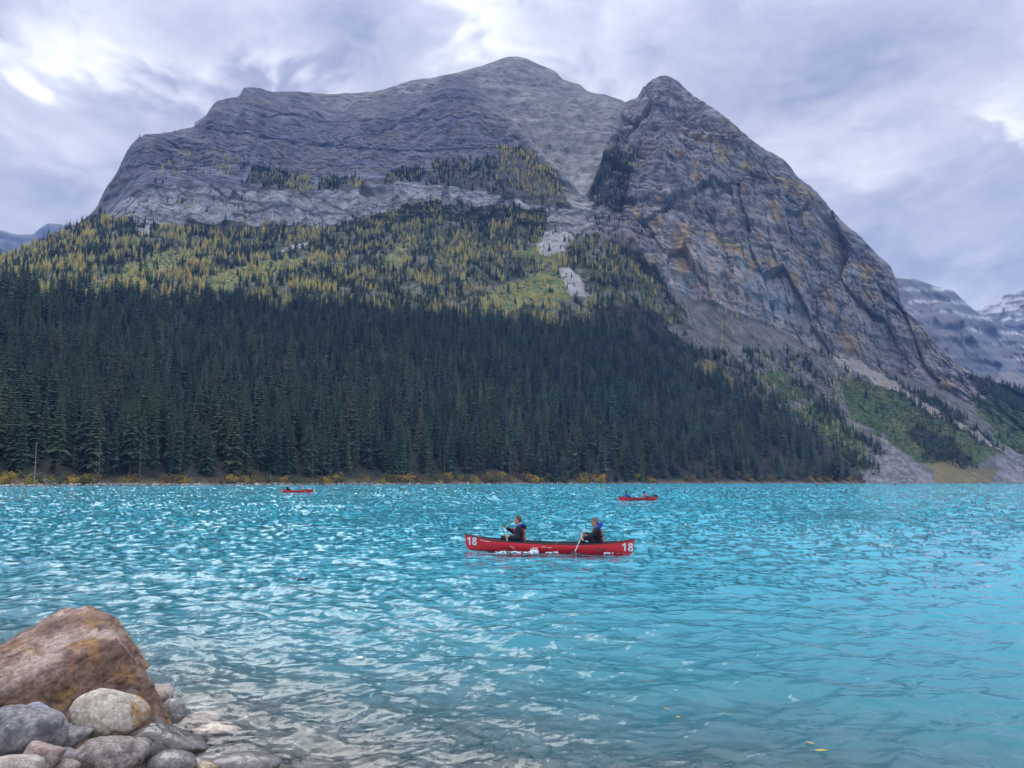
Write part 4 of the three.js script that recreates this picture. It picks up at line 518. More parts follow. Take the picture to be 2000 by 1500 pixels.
{ // pebbles and cobbles over the bed of the shallows and the shore
  const r = rngOf(71), gs = [0, 1, 2].map((k) => { const { dirs, idx } = icoDirs(3), p = new Float32Array(dirs.length); for (let i = 0; i < dirs.length; i += 3) { const f = 1 + fbm(dirs[i] * 0.9 + k * 9, dirs[i + 1] * 0.9, dirs[i + 2] * 0.9, 2) * 0.5; p[i] = dirs[i] * f; p[i + 1] = dirs[i + 1] * f * 0.6; p[i + 2] = dirs[i + 2] * f; } return geo(p, new Uint32Array(idx)); });
  const list = []; for (let i = 0; i < 14000; i++) { const x = i < 8000 ? -11 + r() * 17 : -7 + r() * 9, z = i < 8000 ? -2.5 - r() * 11 : -3.5 - r() * 6, s = shoreS(x, z); if (s > 4 || s < -2.5) continue; const dp = Math.max(0.02, -bedY(x, z)), sz = Math.min(0.02 + Math.pow(r(), 5) * (s < 1.6 ? 0.15 : 0.08), s > 0.7 ? dp * 1.1 : 9); list.push([x, bedY(x, z), z, sz, r() * 6.28, 0.6 + r() * 0.8, r()]); }
  const g = new THREE.Group(); top(g, 'pebbles', 'brown and grey cobbles covering the bed of the shallows at the near shore', 'pebbles', null, 'stuff');
  gs.forEach((ge, k) => { const mine = list.filter((_, i) => i % 3 === k), im = new THREE.InstancedMesh(ge, std(lin(0.072, 0.071, 0.064), 0.6), mine.length), c = new THREE.Color(); im.name = numbered('pebble_bed'); im.userData.kind = 'stuff'; mine.forEach(([x, y, z, s, t, a, q], i) => { im.setMatrixAt(i, M4.compose(PO.set(x, y + s * 0.1, z), QQ.setFromEuler(EU.set(0, t, 0)), SC.set(s * (0.8 + a * 0.5), s, s))); const v = 0.5 + q * 1.0; im.setColorAt(i, c.setRGB(v * (0.9 + a * 0.2), v, v * (1.1 - a * 0.2))); }); im.castShadow = im.receiveShadow = true; g.add(im); });
}
// leaves and a twig adrift
{
  const r = rngOf(17), lg = [0, 1].map((k) => { const s = new THREE.Shape(); s.moveTo(0, -0.05); s.quadraticCurveTo(0.032, -0.012, 0.012 + k * 0.008, 0.03); s.quadraticCurveTo(0.006, 0.045, 0, 0.06); s.quadraticCurveTo(-0.03, 0.02, -0.022, -0.015); s.quadraticCurveTo(-0.016, -0.04, 0, -0.05); const g = new THREE.ExtrudeGeometry(s, { depth: 0.0015, bevelEnabled: false, curveSegments: 5 }); g.rotateX(-Math.PI / 2 + 0.15); return g; });
  const mats = [lin(0.55, 0.40, 0.08), lin(0.42, 0.20, 0.05), lin(0.14, 0.09, 0.03)].map((c) => std(c, 0.7, { side: THREE.DoubleSide }));
  for (const [px, py, m, s] of [[1602, 1479, 0, 1.4], [1581, 1462, 0, 1], [1320, 1395, 0, 1.1], [1303, 1381, 1, 0.9], [1260, 1340, 2, 1], [1420, 1382, 2, 0.8], [1670, 1445, 1, 0.7], [1462, 1421, 2, 0.7], [760, 1366, 2, 1.2], [652, 1372, 0, 0.8], [716, 1352, 1, 0.6]]) { const p = onLevel(px, py), w = waterAt(p.x, p.z, new THREE.Vector3()).clone(); const o = mesh(lg[m % 2], mats[m], 'x'); o.position.set(w.x, w.y + 0.012, w.z); o.rotation.y = r() * 6.28; o.scale.setScalar(s * 0.72); top(o, 'fallen_leaf', ['bright yellow leaf floating on the rippled water near the shore', 'orange brown leaf floating on the rippled water near the shore', 'dark brown leaf floating on the rippled water near the shore'][m], 'leaf', ['yellow leaves adrift', 'orange leaves adrift', 'dark leaves adrift'][m]); }
  const p = onLevel(590, 1139), t = new THREE.TubeGeometry(new THREE.CatmullRomCurve3([new THREE.Vector3(-0.11, 0, 0), new THREE.Vector3(-0.03, 0.035, 0.02), new THREE.Vector3(0.05, 0.02, 0), new THREE.Vector3(0.12, 0.045, 0.02)]), 12, 0.018, 6); const o = mesh(t, std(lin(0.05, 0.04, 0.035), 0.8), 'x'); o.position.set(p.x, 0.05, p.z); top(o, 'twig', 'short dark twig floating alone left of the big red canoe', 'twig');
}

/* ------------------------------------------------------------------ canoes and paddlers */
const font = await new FontLoader().loadAsync('fonts/droid/droid_sans_bold.typeface.json');
const CL = 2.6, BEAM = 0.44;
const sheerY = (x) => { const t = Math.abs(x) / CL; return 0.268 + 0.17 * Math.pow(t, 3.2) + 0.02 * t; };
const keelY = (x) => -0.055 + 0.035 * Math.pow(Math.abs(x) / CL, 8);
const halfB = (x, v) => { const t = Math.abs(x) / CL; return Math.max(0.012, BEAM * Math.pow(Math.max(0, 1 - Math.pow(t, 2.3)), 0.8 + 0.35 * (1 - v))) ; };
// station x along the keel, v from keel (0) to gunwale (1), side -1 or 1
function hullPoint(x, v, side, inset = 0) {
  const a = v * Math.PI / 2, sy = sheerY(x), ky = keelY(x), tum = 1 - 0.05 * Math.pow(v, 6), y = ky + (sy - ky) * (1 - Math.pow(Math.cos(a), 1.15)) + inset * (1 - v) , z = side * Math.max(0.004, halfB(x, v) * Math.pow(Math.sin(a), 0.62) * tum - inset);
  const e = Math.pow(Math.abs(x) / CL, 14), X = x - Math.sign(x) * 0.17 * e * Math.pow(1 - v, 2.2) - Math.sign(x) * inset * e * 3; return new THREE.Vector3(X, y, z);
}
function hullGeo(inset) { const nx = 96, nv = 14, pos = []; const xs = []; for (let i = 0; i <= nx; i++) { const t = i / nx * 2 - 1; xs.push(CL * Math.sign(t) * (1 - Math.pow(1 - Math.abs(t), 1.5))); } for (const x of xs) { for (let j = nv; j >= 0; j--) pos.push(...hullPoint(x, j / nv, -1, inset).toArray()); for (let j = 1; j <= nv; j++) pos.push(...hullPoint(x, j / nv, 1, inset).toArray()); } return geo(pos, gridIndex(nx + 1, nv * 2 + 1, !inset)); }
const outerG = hullGeo(0), innerG = hullGeo(0.016);
const railG = [-1, 1].map((s) => { const pts = []; for (let i = 0; i <= 48; i++) { const p = hullPoint(CL * (i / 24 - 1) * 0.999, 1, s); p.y += 0.006; pts.push(p); } return new THREE.TubeGeometry(new THREE.CatmullRomCurve3(pts), 120, 0.019, 7); });
const deckG = [-1, 1].map((e) => { const pos = []; for (let i = 0; i <= 8; i++) { const x = e * lerp(CL * 0.80, CL * 0.998, i / 8), w = halfB(x, 1) * 0.97, y = sheerY(x) + 0.012; pos.push(x, y, -w, x, y + 0.012, 0, x, y, w); } return geo(pos, gridIndex(9, 3, e > 0)); });
const seatG = (w) => { const a = new THREE.BoxGeometry(0.24, 0.03, w), b = new THREE.BoxGeometry(0.03, 0.05, w + 0.02); b.translate(0.125, -0.01, 0); const c = b.clone(); c.translate(-0.25, 0, 0); return mergeGeometries([a, b, c]); };
const seat1 = seatG(0.56), seat2 = seatG(0.58);
const thwartG = new THREE.CylinderGeometry(0.02, 0.02, 0.86, 8); thwartG.rotateX(Math.PI / 2);
function onHull(x, y, side, out) { let lo = 0.02, hi = 1; for (let i = 0; i < 22; i++) { const m = (lo + hi) / 2; if (hullPoint(x, m, side).y < y) lo = m; else hi = m; } const p = hullPoint(x, lo, side); p.x = x; p.z += side * out; return p; }
function numberGeo(text, size, xc, yc, side) { const g = mergeGeometries(font.generateShapes(text, size).map((s) => new THREE.ShapeGeometry(s, 8))); g.computeBoundingBox(); const bb = g.boundingBox, cx = (bb.min.x + bb.max.x) / 2, cy = (bb.min.y + bb.max.y) / 2, p = g.attributes.position.array, pos = new Float32Array(p.length); for (let i = 0; i < p.length; i += 3) { const u = p[i] - cx, w = p[i + 1] - cy, q = onHull(xc + side * u, yc + w, side, 0.008); pos[i] = q.x; pos[i + 1] = q.y; pos[i + 2] = q.z; } return geo(pos, new Uint32Array(g.index.array)); }
const hullRed = new THREE.MeshPhysicalMaterial({ color: lin(0.78, 0.012, 0.018), roughness: 0.32, clearcoat: 0.35, clearcoatRoughness: 0.25, bumpMap: null }), innerGrey = std(lin(0.055, 0.06, 0.075), 0.7), railDark = std(lin(0.02, 0.021, 0.026), 0.5), numberWhite = std(lin(0.78, 0.78, 0.80), 0.5), seatMat = std(lin(0.06, 0.055, 0.05), 0.7), plateWhite = std(lin(0.75, 0.6, 0.62), 0.6);
const canoes = [];
function makeCanoe(label, grp, numbers) {
  const g = new THREE.Group(); mesh(outerG, hullRed, 'hull', g); mesh(innerG, innerGrey, 'inner_hull', g); railG.forEach((r) => mesh(r, railDark, 'gunwale', g)); deckG.forEach((d) => mesh(d, railDark, 'deck_plate', g));
  const a = mesh(seat1, seatMat, 'seat', g), b = mesh(seat2, seatMat, 'seat', g), t = mesh(thwartG, seatMat, 'thwart', g); a.position.set(0.83, 0.135, 0); b.position.set(-1.62, 0.15, 0); t.position.set(-0.25, 0.27, 0);
  if (numbers) for (const s of [-1, 1]) { for (const [x, y] of [[2.36, 0.258], [-2.4, 0.228]]) mesh(numberGeo('18', 0.235, x, y, s), numberWhite, 'number', g); }
  top(g, 'canoe', label, 'canoe', grp); canoes.push(g); return g;
}
function placeCanoe(g, bow, stern, scale = 1, pitch = 0, sink = 0) { const c = bow.clone().add(stern).multiplyScalar(0.5), d = bow.clone().sub(stern); g.position.set(c.x, sink, c.z); g.rotation.order = 'YXZ'; g.rotation.set(0, Math.atan2(-d.z, d.x), pitch); g.scale.setScalar(scale); g.updateMatrixWorld(true); }
const canoe1 = makeCanoe('large red canoe numbered 18, nearest to the camera, with two men paddling left', null, true);
{ const b = onLevel(917, 1075.5), s = onLevel(1229, 1080.5); placeCanoe(canoe1, b, s, b.distanceTo(s) / (2 * CL - 0.30), 0.018); }
{ // scuffs and small worn lettering on the near side of the hull
  const r = rngOf(3), m = []; const quad = (x, y, w, h, sl) => { const k = [[-w, -h], [w, -h], [w, h], [-w, h]].map(([a, b]) => onHull(x + a, y + b + a * sl, -1, 0.006).toArray()).flat(); const g = geo(k, [0, 2, 1, 0, 3, 2]); m.push(g); };
  for (let i = 0; i < 6; i++) quad(2.06 - i * 0.05, 0.305 - i * 0.006 + (r() - 0.5) * 0.012, 0.014 + r() * 0.008, 0.010, 0.1); for (let i = 0; i < 3; i++) quad(1.84 - i * 0.05, 0.28, 0.016, 0.008, 0.05);
  for (let i = 0; i < 4; i++) quad(1.10 - i * 0.035, 0.16 - i * 0.022, 0.018, 0.012, -0.6); for (let i = 0; i < 4; i++) quad(0.14 - i * 0.035, 0.17 + (i % 2) * 0.02, 0.012, 0.012, 0.5); for (let i = 0; i < 3; i++) quad(-0.04 - i * 0.05, 0.165, 0.022, 0.009, -0.2);
  mesh(mergeGeometries(m), numberWhite, 'worn_lettering', canoe1).userData.kind = 'stuff'; }

/* meshing of a distance field */
function fieldMesh(f, lo, hi, cell) {
  const nx = Math.ceil((hi[0] - lo[0]) / cell) + 1, ny = Math.ceil((hi[1] - lo[1]) / cell) + 1, nz = Math.ceil((hi[2] - lo[2]) / cell) + 1, v = new Float32Array(nx * ny * nz), id = new Int32Array(nx * ny * nz).fill(-1), pos = [], idx = [];
  for (let k = 0; k < nz; k++) for (let j = 0; j < ny; j++) for (let i = 0; i < nx; i++) v[(k * ny + j) * nx + i] = f(lo[0] + i * cell, lo[1] + j * cell, lo[2] + k * cell);
  const off = [0, 1, nx, nx + 1, nx * ny, nx * ny + 1, nx * ny + nx, nx * ny + nx + 1], E = [[0, 1], [2, 3], [4, 5], [6, 7], [0, 2], [1, 3], [4, 6], [5, 7], [0, 4], [1, 5], [2, 6], [3, 7]];
  for (let k = 0; k < nz - 1; k++) for (let j = 0; j < ny - 1; j++) for (let i = 0; i < nx - 1; i++) { const b = (k * ny + j) * nx + i; let m = 0; for (let c = 0; c < 8; c++) if (v[b + off[c]] < 0) m |= 1 << c; if (m === 0 || m === 255) continue; let x = 0, y = 0, z = 0, n = 0; for (const [p, q] of E) { const a = v[b + off[p]], d = v[b + off[q]]; if ((a < 0) === (d < 0)) continue; const t = a / (a - d); x += lerp(p & 1, q & 1, t); y += lerp((p >> 1) & 1, (q >> 1) & 1, t); z += lerp(p >> 2, q >> 2, t); n++; } id[b] = pos.length / 3; pos.push(lo[0] + (i + x / n) * cell, lo[1] + (j + y / n) * cell, lo[2] + (k + z / n) * cell); }
  const quad = (a, b, c, d, flip) => { if (a < 0 || b < 0 || c < 0 || d < 0) return; if (flip) idx.push(a, c, b, a, d, c); else idx.push(a, b, c, a, c, d); };
  for (let k = 1; k < nz - 1; k++) for (let j = 1; j < ny - 1; j++) for (let i = 1; i < nx - 1; i++) { const b = (k * ny + j) * nx + i, s = v[b] < 0, X = 1, Y = nx, Z = nx * ny; if (s !== v[b + X] < 0) quad(id[b], id[b - Y], id[b - Y - Z], id[b - Z], s); if (s !== v[b + Y] < 0) quad(id[b], id[b - Z], id[b - X - Z], id[b - X], s); if (s !== v[b + Z] < 0) quad(id[b], id[b - X], id[b - X - Y], id[b - Y], s); }
  for (let i = 0; i < idx.length; i += 3) { const t = idx[i + 1]; idx[i + 1] = idx[i + 2]; idx[i + 2] = t; }
  return geo(pos, idx);
}
const capsule = (a, b, ra, rb) => { const ex = b[0] - a[0], ey = b[1] - a[1], ez = b[2] - a[2], L = ex * ex + ey * ey + ez * ez || 1e-9; return (x, y, z) => { const px = x - a[0], py = y - a[1], pz = z - a[2], t = clamp((px * ex + py * ey + pz * ez) / L); return Math.hypot(px - ex * t, py - ey * t, pz - ez * t) - (ra + (rb - ra) * t); }; };
const ball = (c, r) => (x, y, z) => { const k = Math.hypot((x - c[0]) / r[0], (y - c[1]) / r[1], (z - c[2]) / r[2]); return (k - 1) * Math.min(...r); };
const smin = (a, b, k) => { const h = Math.max(0, k - Math.abs(a - b)) / k; return Math.min(a, b) - h * h * k * 0.25; };
const joined = (fs, k) => (x, y, z) => { let d = fs[0](x, y, z); for (let i = 1; i < fs.length; i++) d = smin(d, fs[i](x, y, z), k); return d; };

// a hand closed round a shaft along y; the wrist is on the -x side
const handG = (() => { const f = []; f.push(capsule([-0.10, 0, 0.012], [-0.06, 0, 0.016], 0.026, 0.03)); [[0.032, 1], [0.011, 1.06], [-0.010, 1], [-0.029, 0.86]].forEach(([y, l]) => { f.push(capsule([-0.075, y * 0.7, 0.014], [-0.026, y, 0.028], 0.017, 0.0125)); f.push(capsule([-0.026, y, 0.028], [0.012 * l, y - 0.002, 0.025], 0.0112, 0.0098)); f.push(capsule([0.012 * l, y - 0.002, 0.025], [0.026 * l, y - 0.004, 0.0], 0.0096, 0.0088)); f.push(capsule([0.026 * l, y - 0.004, 0.0], [0.012 * l, y - 0.005, -0.021], 0.0088, 0.0078)); });
  f.push(capsule([-0.078, 0.018, 0.0], [-0.04, 0.046, -0.014], 0.018, 0.0135)); f.push(capsule([-0.04, 0.046, -0.014], [-0.010, 0.052, -0.025], 0.0125, 0.0108)); f.push(capsule([-0.010, 0.052, -0.025], [0.014, 0.046, -0.022], 0.0105, 0.0085));
  return fieldMesh(joined(f, 0.008), [-0.135, -0.065, -0.06], [0.06, 0.085, 0.065], 0.0042); })();
const headF = joined([ball([-0.012, 0.022, 0], [0.098, 0.108, 0.076]), ball([0.03, -0.055, 0], [0.062, 0.066, 0.055]), capsule([0.088, 0.012, 0], [0.108, -0.022, 0], 0.009, 0.014), capsule([0.078, 0.034, -0.03], [0.078, 0.034, 0.03], 0.016, 0.016), ball([0.068, -0.095, 0], [0.028, 0.024, 0.026]), capsule([0.084, -0.056, -0.016], [0.084, -0.056, 0.016], 0.011, 0.011)], 0.02);
const headG = fieldMesh((x, y, z) => { let d = headF(x, y, z); for (const s of [-1, 1]) { d = Math.max(d, -ball([0.097, 0.012, s * 0.032], [0.016, 0.012, 0.016])(x, y, z)); d = smin(d, ball([-0.008, -0.004, s * 0.077], [0.022, 0.032, 0.012])(x, y, z), 0.008); } d = Math.max(d, -capsule([0.1, -0.056, -0.02], [0.1, -0.056, 0.02], 0.0055, 0.0055)(x, y, z)); return smin(d, capsule([-0.022, -0.07, 0], [-0.045, -0.20, 0], 0.052, 0.058)(x, y, z), 0.02); }, [-0.14, -0.23, -0.12], [0.15, 0.16, 0.12], 0.0065);
const eyeG = new THREE.SphereGeometry(0.0125, 10, 8);
const skin = std(lin(0.50, 0.27, 0.19), 0.6), eyeMat = std(lin(0.05, 0.035, 0.03), 0.25);
const cloth = (c) => std(c, 0.92);
const matBasis = new THREE.Matrix4();
function handMatrix(p, axis, wrist, mirror) { // y along the shaft, -x towards the forearm
  const Y = new THREE.Vector3(...axis).normalize(), X = new THREE.Vector3(p[0] - wrist[0], p[1] - wrist[1], p[2] - wrist[2]); X.addScaledVector(Y, -X.dot(Y)).normalize(); const Z = X.clone().cross(Y); if (mirror) Z.negate(); matBasis.makeBasis(X, Y, Z).setPosition(...p); return matBasis.clone(); }
function person(canoe, sx, sy, o) {
  const g = new THREE.Group(), cell = o.cell ?? 0.016, tilt = o.lean ?? 0, T = (p) => { const c = Math.cos(tilt), s = Math.sin(tilt), y = p[1] - 0.1; return [p[0] * c + y * s, 0.1 - p[0] * s + y * c, p[2]]; };
  const sh = { L: T([0.02, 0.52, -0.175]), R: T([0.02, 0.52, 0.175]) }, neck = T([0.03, 0.60, 0]), head = T([0.075, 0.775, 0]), pel = [0, 0.10, 0], waist = T([0.015, 0.25, 0]), chest = T([0.035, 0.42, 0]);
  const arm = (k) => { const h = o['hand' + k], e = o['elbow' + k], d = [h[0] - e[0], h[1] - e[1], h[2] - e[2]], L = Math.hypot(...d), w = d.map((v, i) => h[i] - v / L * 0.10); return { e, h, w }; }, A = { L: arm('L'), R: arm('R') };
  const legs = ['L', 'R'].map((k) => ({ hip: [0.03, 0.10, k === 'L' ? -0.10 : 0.10], knee: o['knee' + k], foot: o['foot' + k] }));
  const torso = (e) => joined([capsule([0, 0.09, -0.07], [0, 0.09, 0.07], 0.12 + e, 0.12 + e), capsule([waist[0], waist[1], -0.05], [waist[0], waist[1], 0.05], 0.115 + e, 0.115 + e), capsule([chest[0], chest[1], -0.07], [chest[0], chest[1], 0.07], 0.125 + e, 0.125 + e), capsule(sh.L, sh.R, 0.066 + e, 0.066 + e)], 0.09);
  const arms = (e, cut) => ['L', 'R'].flatMap((k) => { const a = A[k], c = a.w.map((v, i) => lerp(a.e[i], v, cut)); return [capsule(sh[k], a.e, 0.056 + e, 0.044 + e), capsule(a.e, c, 0.043 + e, lerp(0.043, 0.028, cut) + e)]; });
  const leg = (e, cut) => legs.flatMap((l) => { const c = l.foot.map((v, i) => lerp(l.knee[i], v, cut)); return [capsule(l.hip, l.knee, 0.088 + e, 0.060 + e), capsule(l.knee, c, 0.058 + e, lerp(0.058, 0.038, cut) + e)]; });
  const lo = [-0.42, -0.36, -0.52], hi = [1.02, 0.86, 0.52];
  const bodyParts = [...[torso(-0.012)], ...arms(-0.004, 1), ...leg(-0.004, 1), ...legs.map((l) => capsule([l.foot[0] - 0.04, l.foot[1] - 0.03, l.foot[2]], [l.foot[0] + 0.15, l.foot[1] - 0.045, l.foot[2]], 0.036, 0.03)), capsule(T([0.02, 0.52, 0]), neck, 0.07, 0.056)];
  const pieces = [fieldMesh(joined(bodyParts, 0.045), lo, hi, cell * 1.25)];
  const hm = new THREE.Matrix4().makeTranslation(...head).multiply(new THREE.Matrix4().makeRotationFromEuler(new THREE.Euler(0, o.yaw ?? 0, -(o.nod ?? 0.05))));
  pieces.push(headG.clone().applyMatrix4(hm));
  for (const k of ['L', 'R']) { const m = handMatrix(A[k].h, o.axis ?? [0, 1, 0], A[k].w, k === 'L'), q = handG.clone().applyMatrix4(m); if (m.determinant() < 0) { const ix = q.index.array; for (let i = 0; i < ix.length; i += 3) { const t = ix[i + 1]; ix[i + 1] = ix[i + 2]; ix[i + 2] = t; } q.computeVertexNormals(); } pieces.push(q); }
  mesh(mergeGeometries(pieces), o.skin ?? skin, 'body', g);
  const wr = (x, y, z) => fbm(x * 9, y * 13, z * 9, 2) * 0.016;
  const jf = joined([torso(0.018), ...arms(0.018, 0.93), capsule(T([0.02, 0.53, 0]), T([0.03, 0.585, 0]), 0.09, 0.072)], 0.05);
  mesh(fieldMesh((x, y, z) => jf(x, y, z) + wr(x, y, z), lo, hi, cell), cloth(o.jacket), 'jacket', g);
  const tf = joined([capsule([0, 0.08, -0.07], [0, 0.08, 0.07], 0.145, 0.145), ...leg(0.016, 0.95)], 0.05);
  mesh(fieldMesh((x, y, z) => Math.max(tf(x, y, z) + wr(x, y, z), y - 0.30), lo, hi, cell), cloth(o.trousers), 'trousers', g);
  for (const l of legs) { const s = capsule([l.foot[0] - 0.05, l.foot[1] - 0.035, l.foot[2]], [l.foot[0] + 0.16, l.foot[1] - 0.05, l.foot[2]], 0.05, 0.042); mesh(fieldMesh(s, [l.foot[0] - 0.14, l.foot[1] - 0.14, l.foot[2] - 0.09], [l.foot[0] + 0.26, l.foot[1] + 0.06, l.foot[2] + 0.09], 0.02), cloth(lin(0.03, 0.03, 0.035)), 'shoe', g); }
  if (o.vest) { const tv = torso(0.05), ar = joined(arms(0.032, 0.9), 0.02), gap = torso(0.012); mesh(fieldMesh((x, y, z) => { const q = y - x * Math.tan(tilt); let gr = 0; for (const y0 of [0.20, 0.30, 0.40]) gr = Math.max(gr, 0.03 * (1 - sstep(0.006, 0.016, Math.abs(q - y0)))); let d = tv(x, y, z) + gr; d = Math.max(d, Math.abs(z) - 0.125 + (Math.abs(x - 0.03) < 0.05 ? 0.1 : 0), q - 0.53, 0.13 - q, -ar(x, y, z), -gap(x, y, z)); return d; }, lo, hi, Math.min(cell, 0.0135)), cloth(o.vest), 'life_vest', g);
    for (const y0 of [0.20, 0.38]) { const c = T([0.03, y0, 0]), pts = []; for (let i = 0; i < 20; i++) { const a = i / 20 * 6.283; pts.push(new THREE.Vector3(c[0] + Math.cos(a) * 0.185, c[1], Math.sin(a) * 0.235)); } mesh(new THREE.TubeGeometry(new THREE.CatmullRomCurve3(pts, true), 40, 0.011, 5, true), cloth(lin(0.015, 0.015, 0.018)), 'vest_strap', g); } }
  // hair, from the shape of the skull
  const hi2 = new THREE.Matrix4().copy(hm).invert(), hv = new THREE.Vector3();
  if (o.hair) { const sk = ball([-0.014, 0.026, 0], [0.107, 0.117 + (o.hairTop ?? 0), 0.084]); mesh(fieldMesh((x, y, z) => { let d = sk(x, y, z) + fbm(x * 30, y * 30, z * 30, 2) * 0.006; d = Math.max(d, 0.0 - (y * 0.72 - x * 0.62) + (o.hairLine ?? 0) - (x < -0.05 ? 0.02 : 0)); if (o.longHair) d = smin(d, capsule([-0.06, 0.02, 0], [-0.10, -0.24, 0], 0.075, 0.07)(x, y, z), 0.03); return d; }, [-0.22, -0.34, -0.13], [0.14, 0.19, 0.13], cell < 0.02 ? 0.0075 : 0.014).applyMatrix4(hm), o.hair, 'hair', g); }
  if (o.hat) mesh(fieldMesh(joined([(x, y, z) => Math.max(ball([-0.014, 0.03, 0], [0.115, 0.128, 0.094])(x, y, z), 0.03 - y), ball([0.08, 0.045, 0], [0.09, 0.014, 0.075])], 0.012), [-0.16, -0.02, -0.14], [0.2, 0.19, 0.14], 0.011).applyMatrix4(hm), o.hat, 'cap', g);
  for (const s of [-1, 1]) { const e = mesh(eyeG, eyeMat, 'eye', g); e.position.set(0.082, 0.012, s * 0.032).applyMatrix4(hm); }
  if (o.collar) { const c = T([0.01, 0.615, 0]); mesh(fieldMesh((x, y, z) => { const X = x - c[0], Y = y - c[1] + X * 0.35, Z = z, r = Math.hypot(X, Z); let d = Math.hypot(r - 0.088, Y) - 0.036 - (X < 0 ? 0.012 : 0); if (o.bigHood) d = smin(d, ball([-0.085, 0.05, 0], [0.085, 0.085, 0.12])(X, Y, Z), 0.05); return d; }, [c[0] - 0.25, c[1] - 0.16, -0.22], [c[0] + 0.2, c[1] + 0.2, 0.22], 0.012), cloth(o.collar), o.bigHood ? 'hood' : 'collar', g); }
  if (o.hood) { const c = T([-0.12, 0.57, 0]); mesh(fieldMesh((x, y, z) => ball(c, [0.075, 0.08, 0.115])(x, y, z) + fbm(x * 14, y * 14, z * 14, 2) * 0.02, [c[0] - 0.13, c[1] - 0.13, -0.17], [c[0] + 0.13, c[1] + 0.13, 0.17], 0.013), cloth(o.hood), 'hood', g); }
  return seat(top(g, 'person', o.label, 'person'), canoe, sx, sy);
}
function seat(g, canoe, sx, sy) { const m = canoe.matrixWorld.clone().multiply(new THREE.Matrix4().makeTranslation(sx, sy, 0)); m.decompose(g.position, g.quaternion, g.scale); return g; }
function paddle(canoe, sx, sy, topP, botP, label, shaftCol, bladeCol, lowerCol) { // from the grip to the end of the blade
  const a = new THREE.Vector3(...topP), b = new THREE.Vector3(...botP), d = b.clone().sub(a), L = d.length(); d.normalize(); const g = new THREE.Group();
  const SL = L - 0.46, up = lowerCol ? SL * 0.6 : SL, sg = new THREE.CylinderGeometry(0.0155, 0.0155, up, 10); sg.translate(0, -up / 2, 0); mesh(sg, std(shaftCol, 0.35), 'shaft', g); if (lowerCol) { const lg = new THREE.CylinderGeometry(0.0165, 0.0165, SL - up, 10); lg.translate(0, -(SL + up) / 2, 0); mesh(lg, std(lowerCol, 0.45), 'lower_shaft', g); }
  const gr = new THREE.CapsuleGeometry(0.021, 0.07, 4, 8); gr.rotateX(Math.PI / 2); mesh(gr, std(lin(0.015, 0.015, 0.018), 0.6), 'grip', g);
  const s = new THREE.Shape(); s.moveTo(-0.018, 0.02); s.lineTo(0.018, 0.02); s.quadraticCurveTo(0.075, -0.05, 0.09, -0.12); s.lineTo(0.098, -0.40); s.quadraticCurveTo(0.09, -0.47, 0, -0.48); s.quadraticCurveTo(-0.09, -0.47, -0.098, -0.40); s.lineTo(-0.09, -0.12); s.quadraticCurveTo(-0.075, -0.05, -0.018, 0.02); const bg = new THREE.ExtrudeGeometry(s, { depth: 0.010, bevelEnabled: true, bevelSize: 0.004, bevelThickness: 0.004, bevelSegments: 1 }); bg.translate(0, -(L - 0.47), -0.005); mesh(bg, std(bladeCol, 0.45), 'blade', g);
  top(g, 'paddle', label, 'paddle'); const Q0 = new THREE.Quaternion().setFromUnitVectors(new THREE.Vector3(0, -1, 0), d), m = canoe.matrixWorld.clone().multiply(new THREE.Matrix4().makeTranslation(sx, sy, 0)).multiply(new THREE.Matrix4().compose(a, Q0, new THREE.Vector3(1, 1, 1))); m.decompose(g.position, g.quaternion, g.scale); return g;
}
const black = lin(0.012, 0.013, 0.018), navy = lin(0.012, 0.016, 0.035), jeans = lin(0.022, 0.028, 0.052), coral = lin(0.55, 0.10, 0.085), blue = lin(0.03, 0.06, 0.36);
const S1 = [0.86, 0.155], S2 = [-1.55, 0.165];
{ // front paddler
  const tp = [0.47, 0.605, -0.16], bt = [0.17, -0.62, -0.56], P = (t) => tp.map((v, i) => lerp(v, bt[i], t));
  person(canoe1, ...S1, { label: 'man with cropped hair in dark jacket and coral life vest, front of the near canoe', elbowL: [0.05, 0.27, -0.30], handL: P(0.27), elbowR: [0.27, 0.42, 0.17], handR: P(0.035), kneeL: [0.50, 0.24, -0.13], footL: [0.80, -0.15, -0.12], kneeR: [0.47, 0.22, 0.14], footR: [0.78, -0.15, 0.12], axis: tp.map((v, i) => v - bt[i]), lean: 0.02, nod: -0.03, jacket: navy, trousers: jeans, vest: coral, collar: blue, hood: black, hair: std(lin(0.13, 0.085, 0.055), 0.9), hairLine: 0.012, cell: 0.0155 });
  paddle(canoe1, ...S1, tp, bt, 'paddle with a white shaft held upright by the front man of the near canoe', lin(0.75, 0.76, 0.78), lin(0.02, 0.02, 0.025), lin(0.10, 0.02, 0.025));
}
{ // rear paddler
  const tp = [0.40, 0.60, -0.20], bt = [0.86, -0.48, -0.62], P = (t) => tp.map((v, i) => lerp(v, bt[i], t));
  person(canoe1, ...S2, { label: 'fair haired man with blue hood and coral life vest, rear of the near canoe', elbowL: [0.26, 0.36, -0.33], handL: P(0.30), elbowR: [0.24, 0.37, 0.13], handR: P(0.14), kneeL: [0.46, 0.40, -0.15], footL: [0.62, -0.17, -0.12], kneeR: [0.45, 0.36, 0.15], footR: [0.62, -0.17, 0.13], axis: tp.map((v, i) => v - bt[i]), lean: 0.10, nod: 0.16, jacket: black, trousers: jeans, vest: coral, collar: blue, bigHood: true, hair: std(lin(0.19, 0.135, 0.09), 0.9), hairTop: 0.014, hairLine: 0.014, cell: 0.0155 });
  paddle(canoe1, ...S2, tp, bt, 'slanting paddle with black grip held by the rear man of the near canoe', lin(0.75, 0.76, 0.78), lin(0.03, 0.03, 0.035));
}
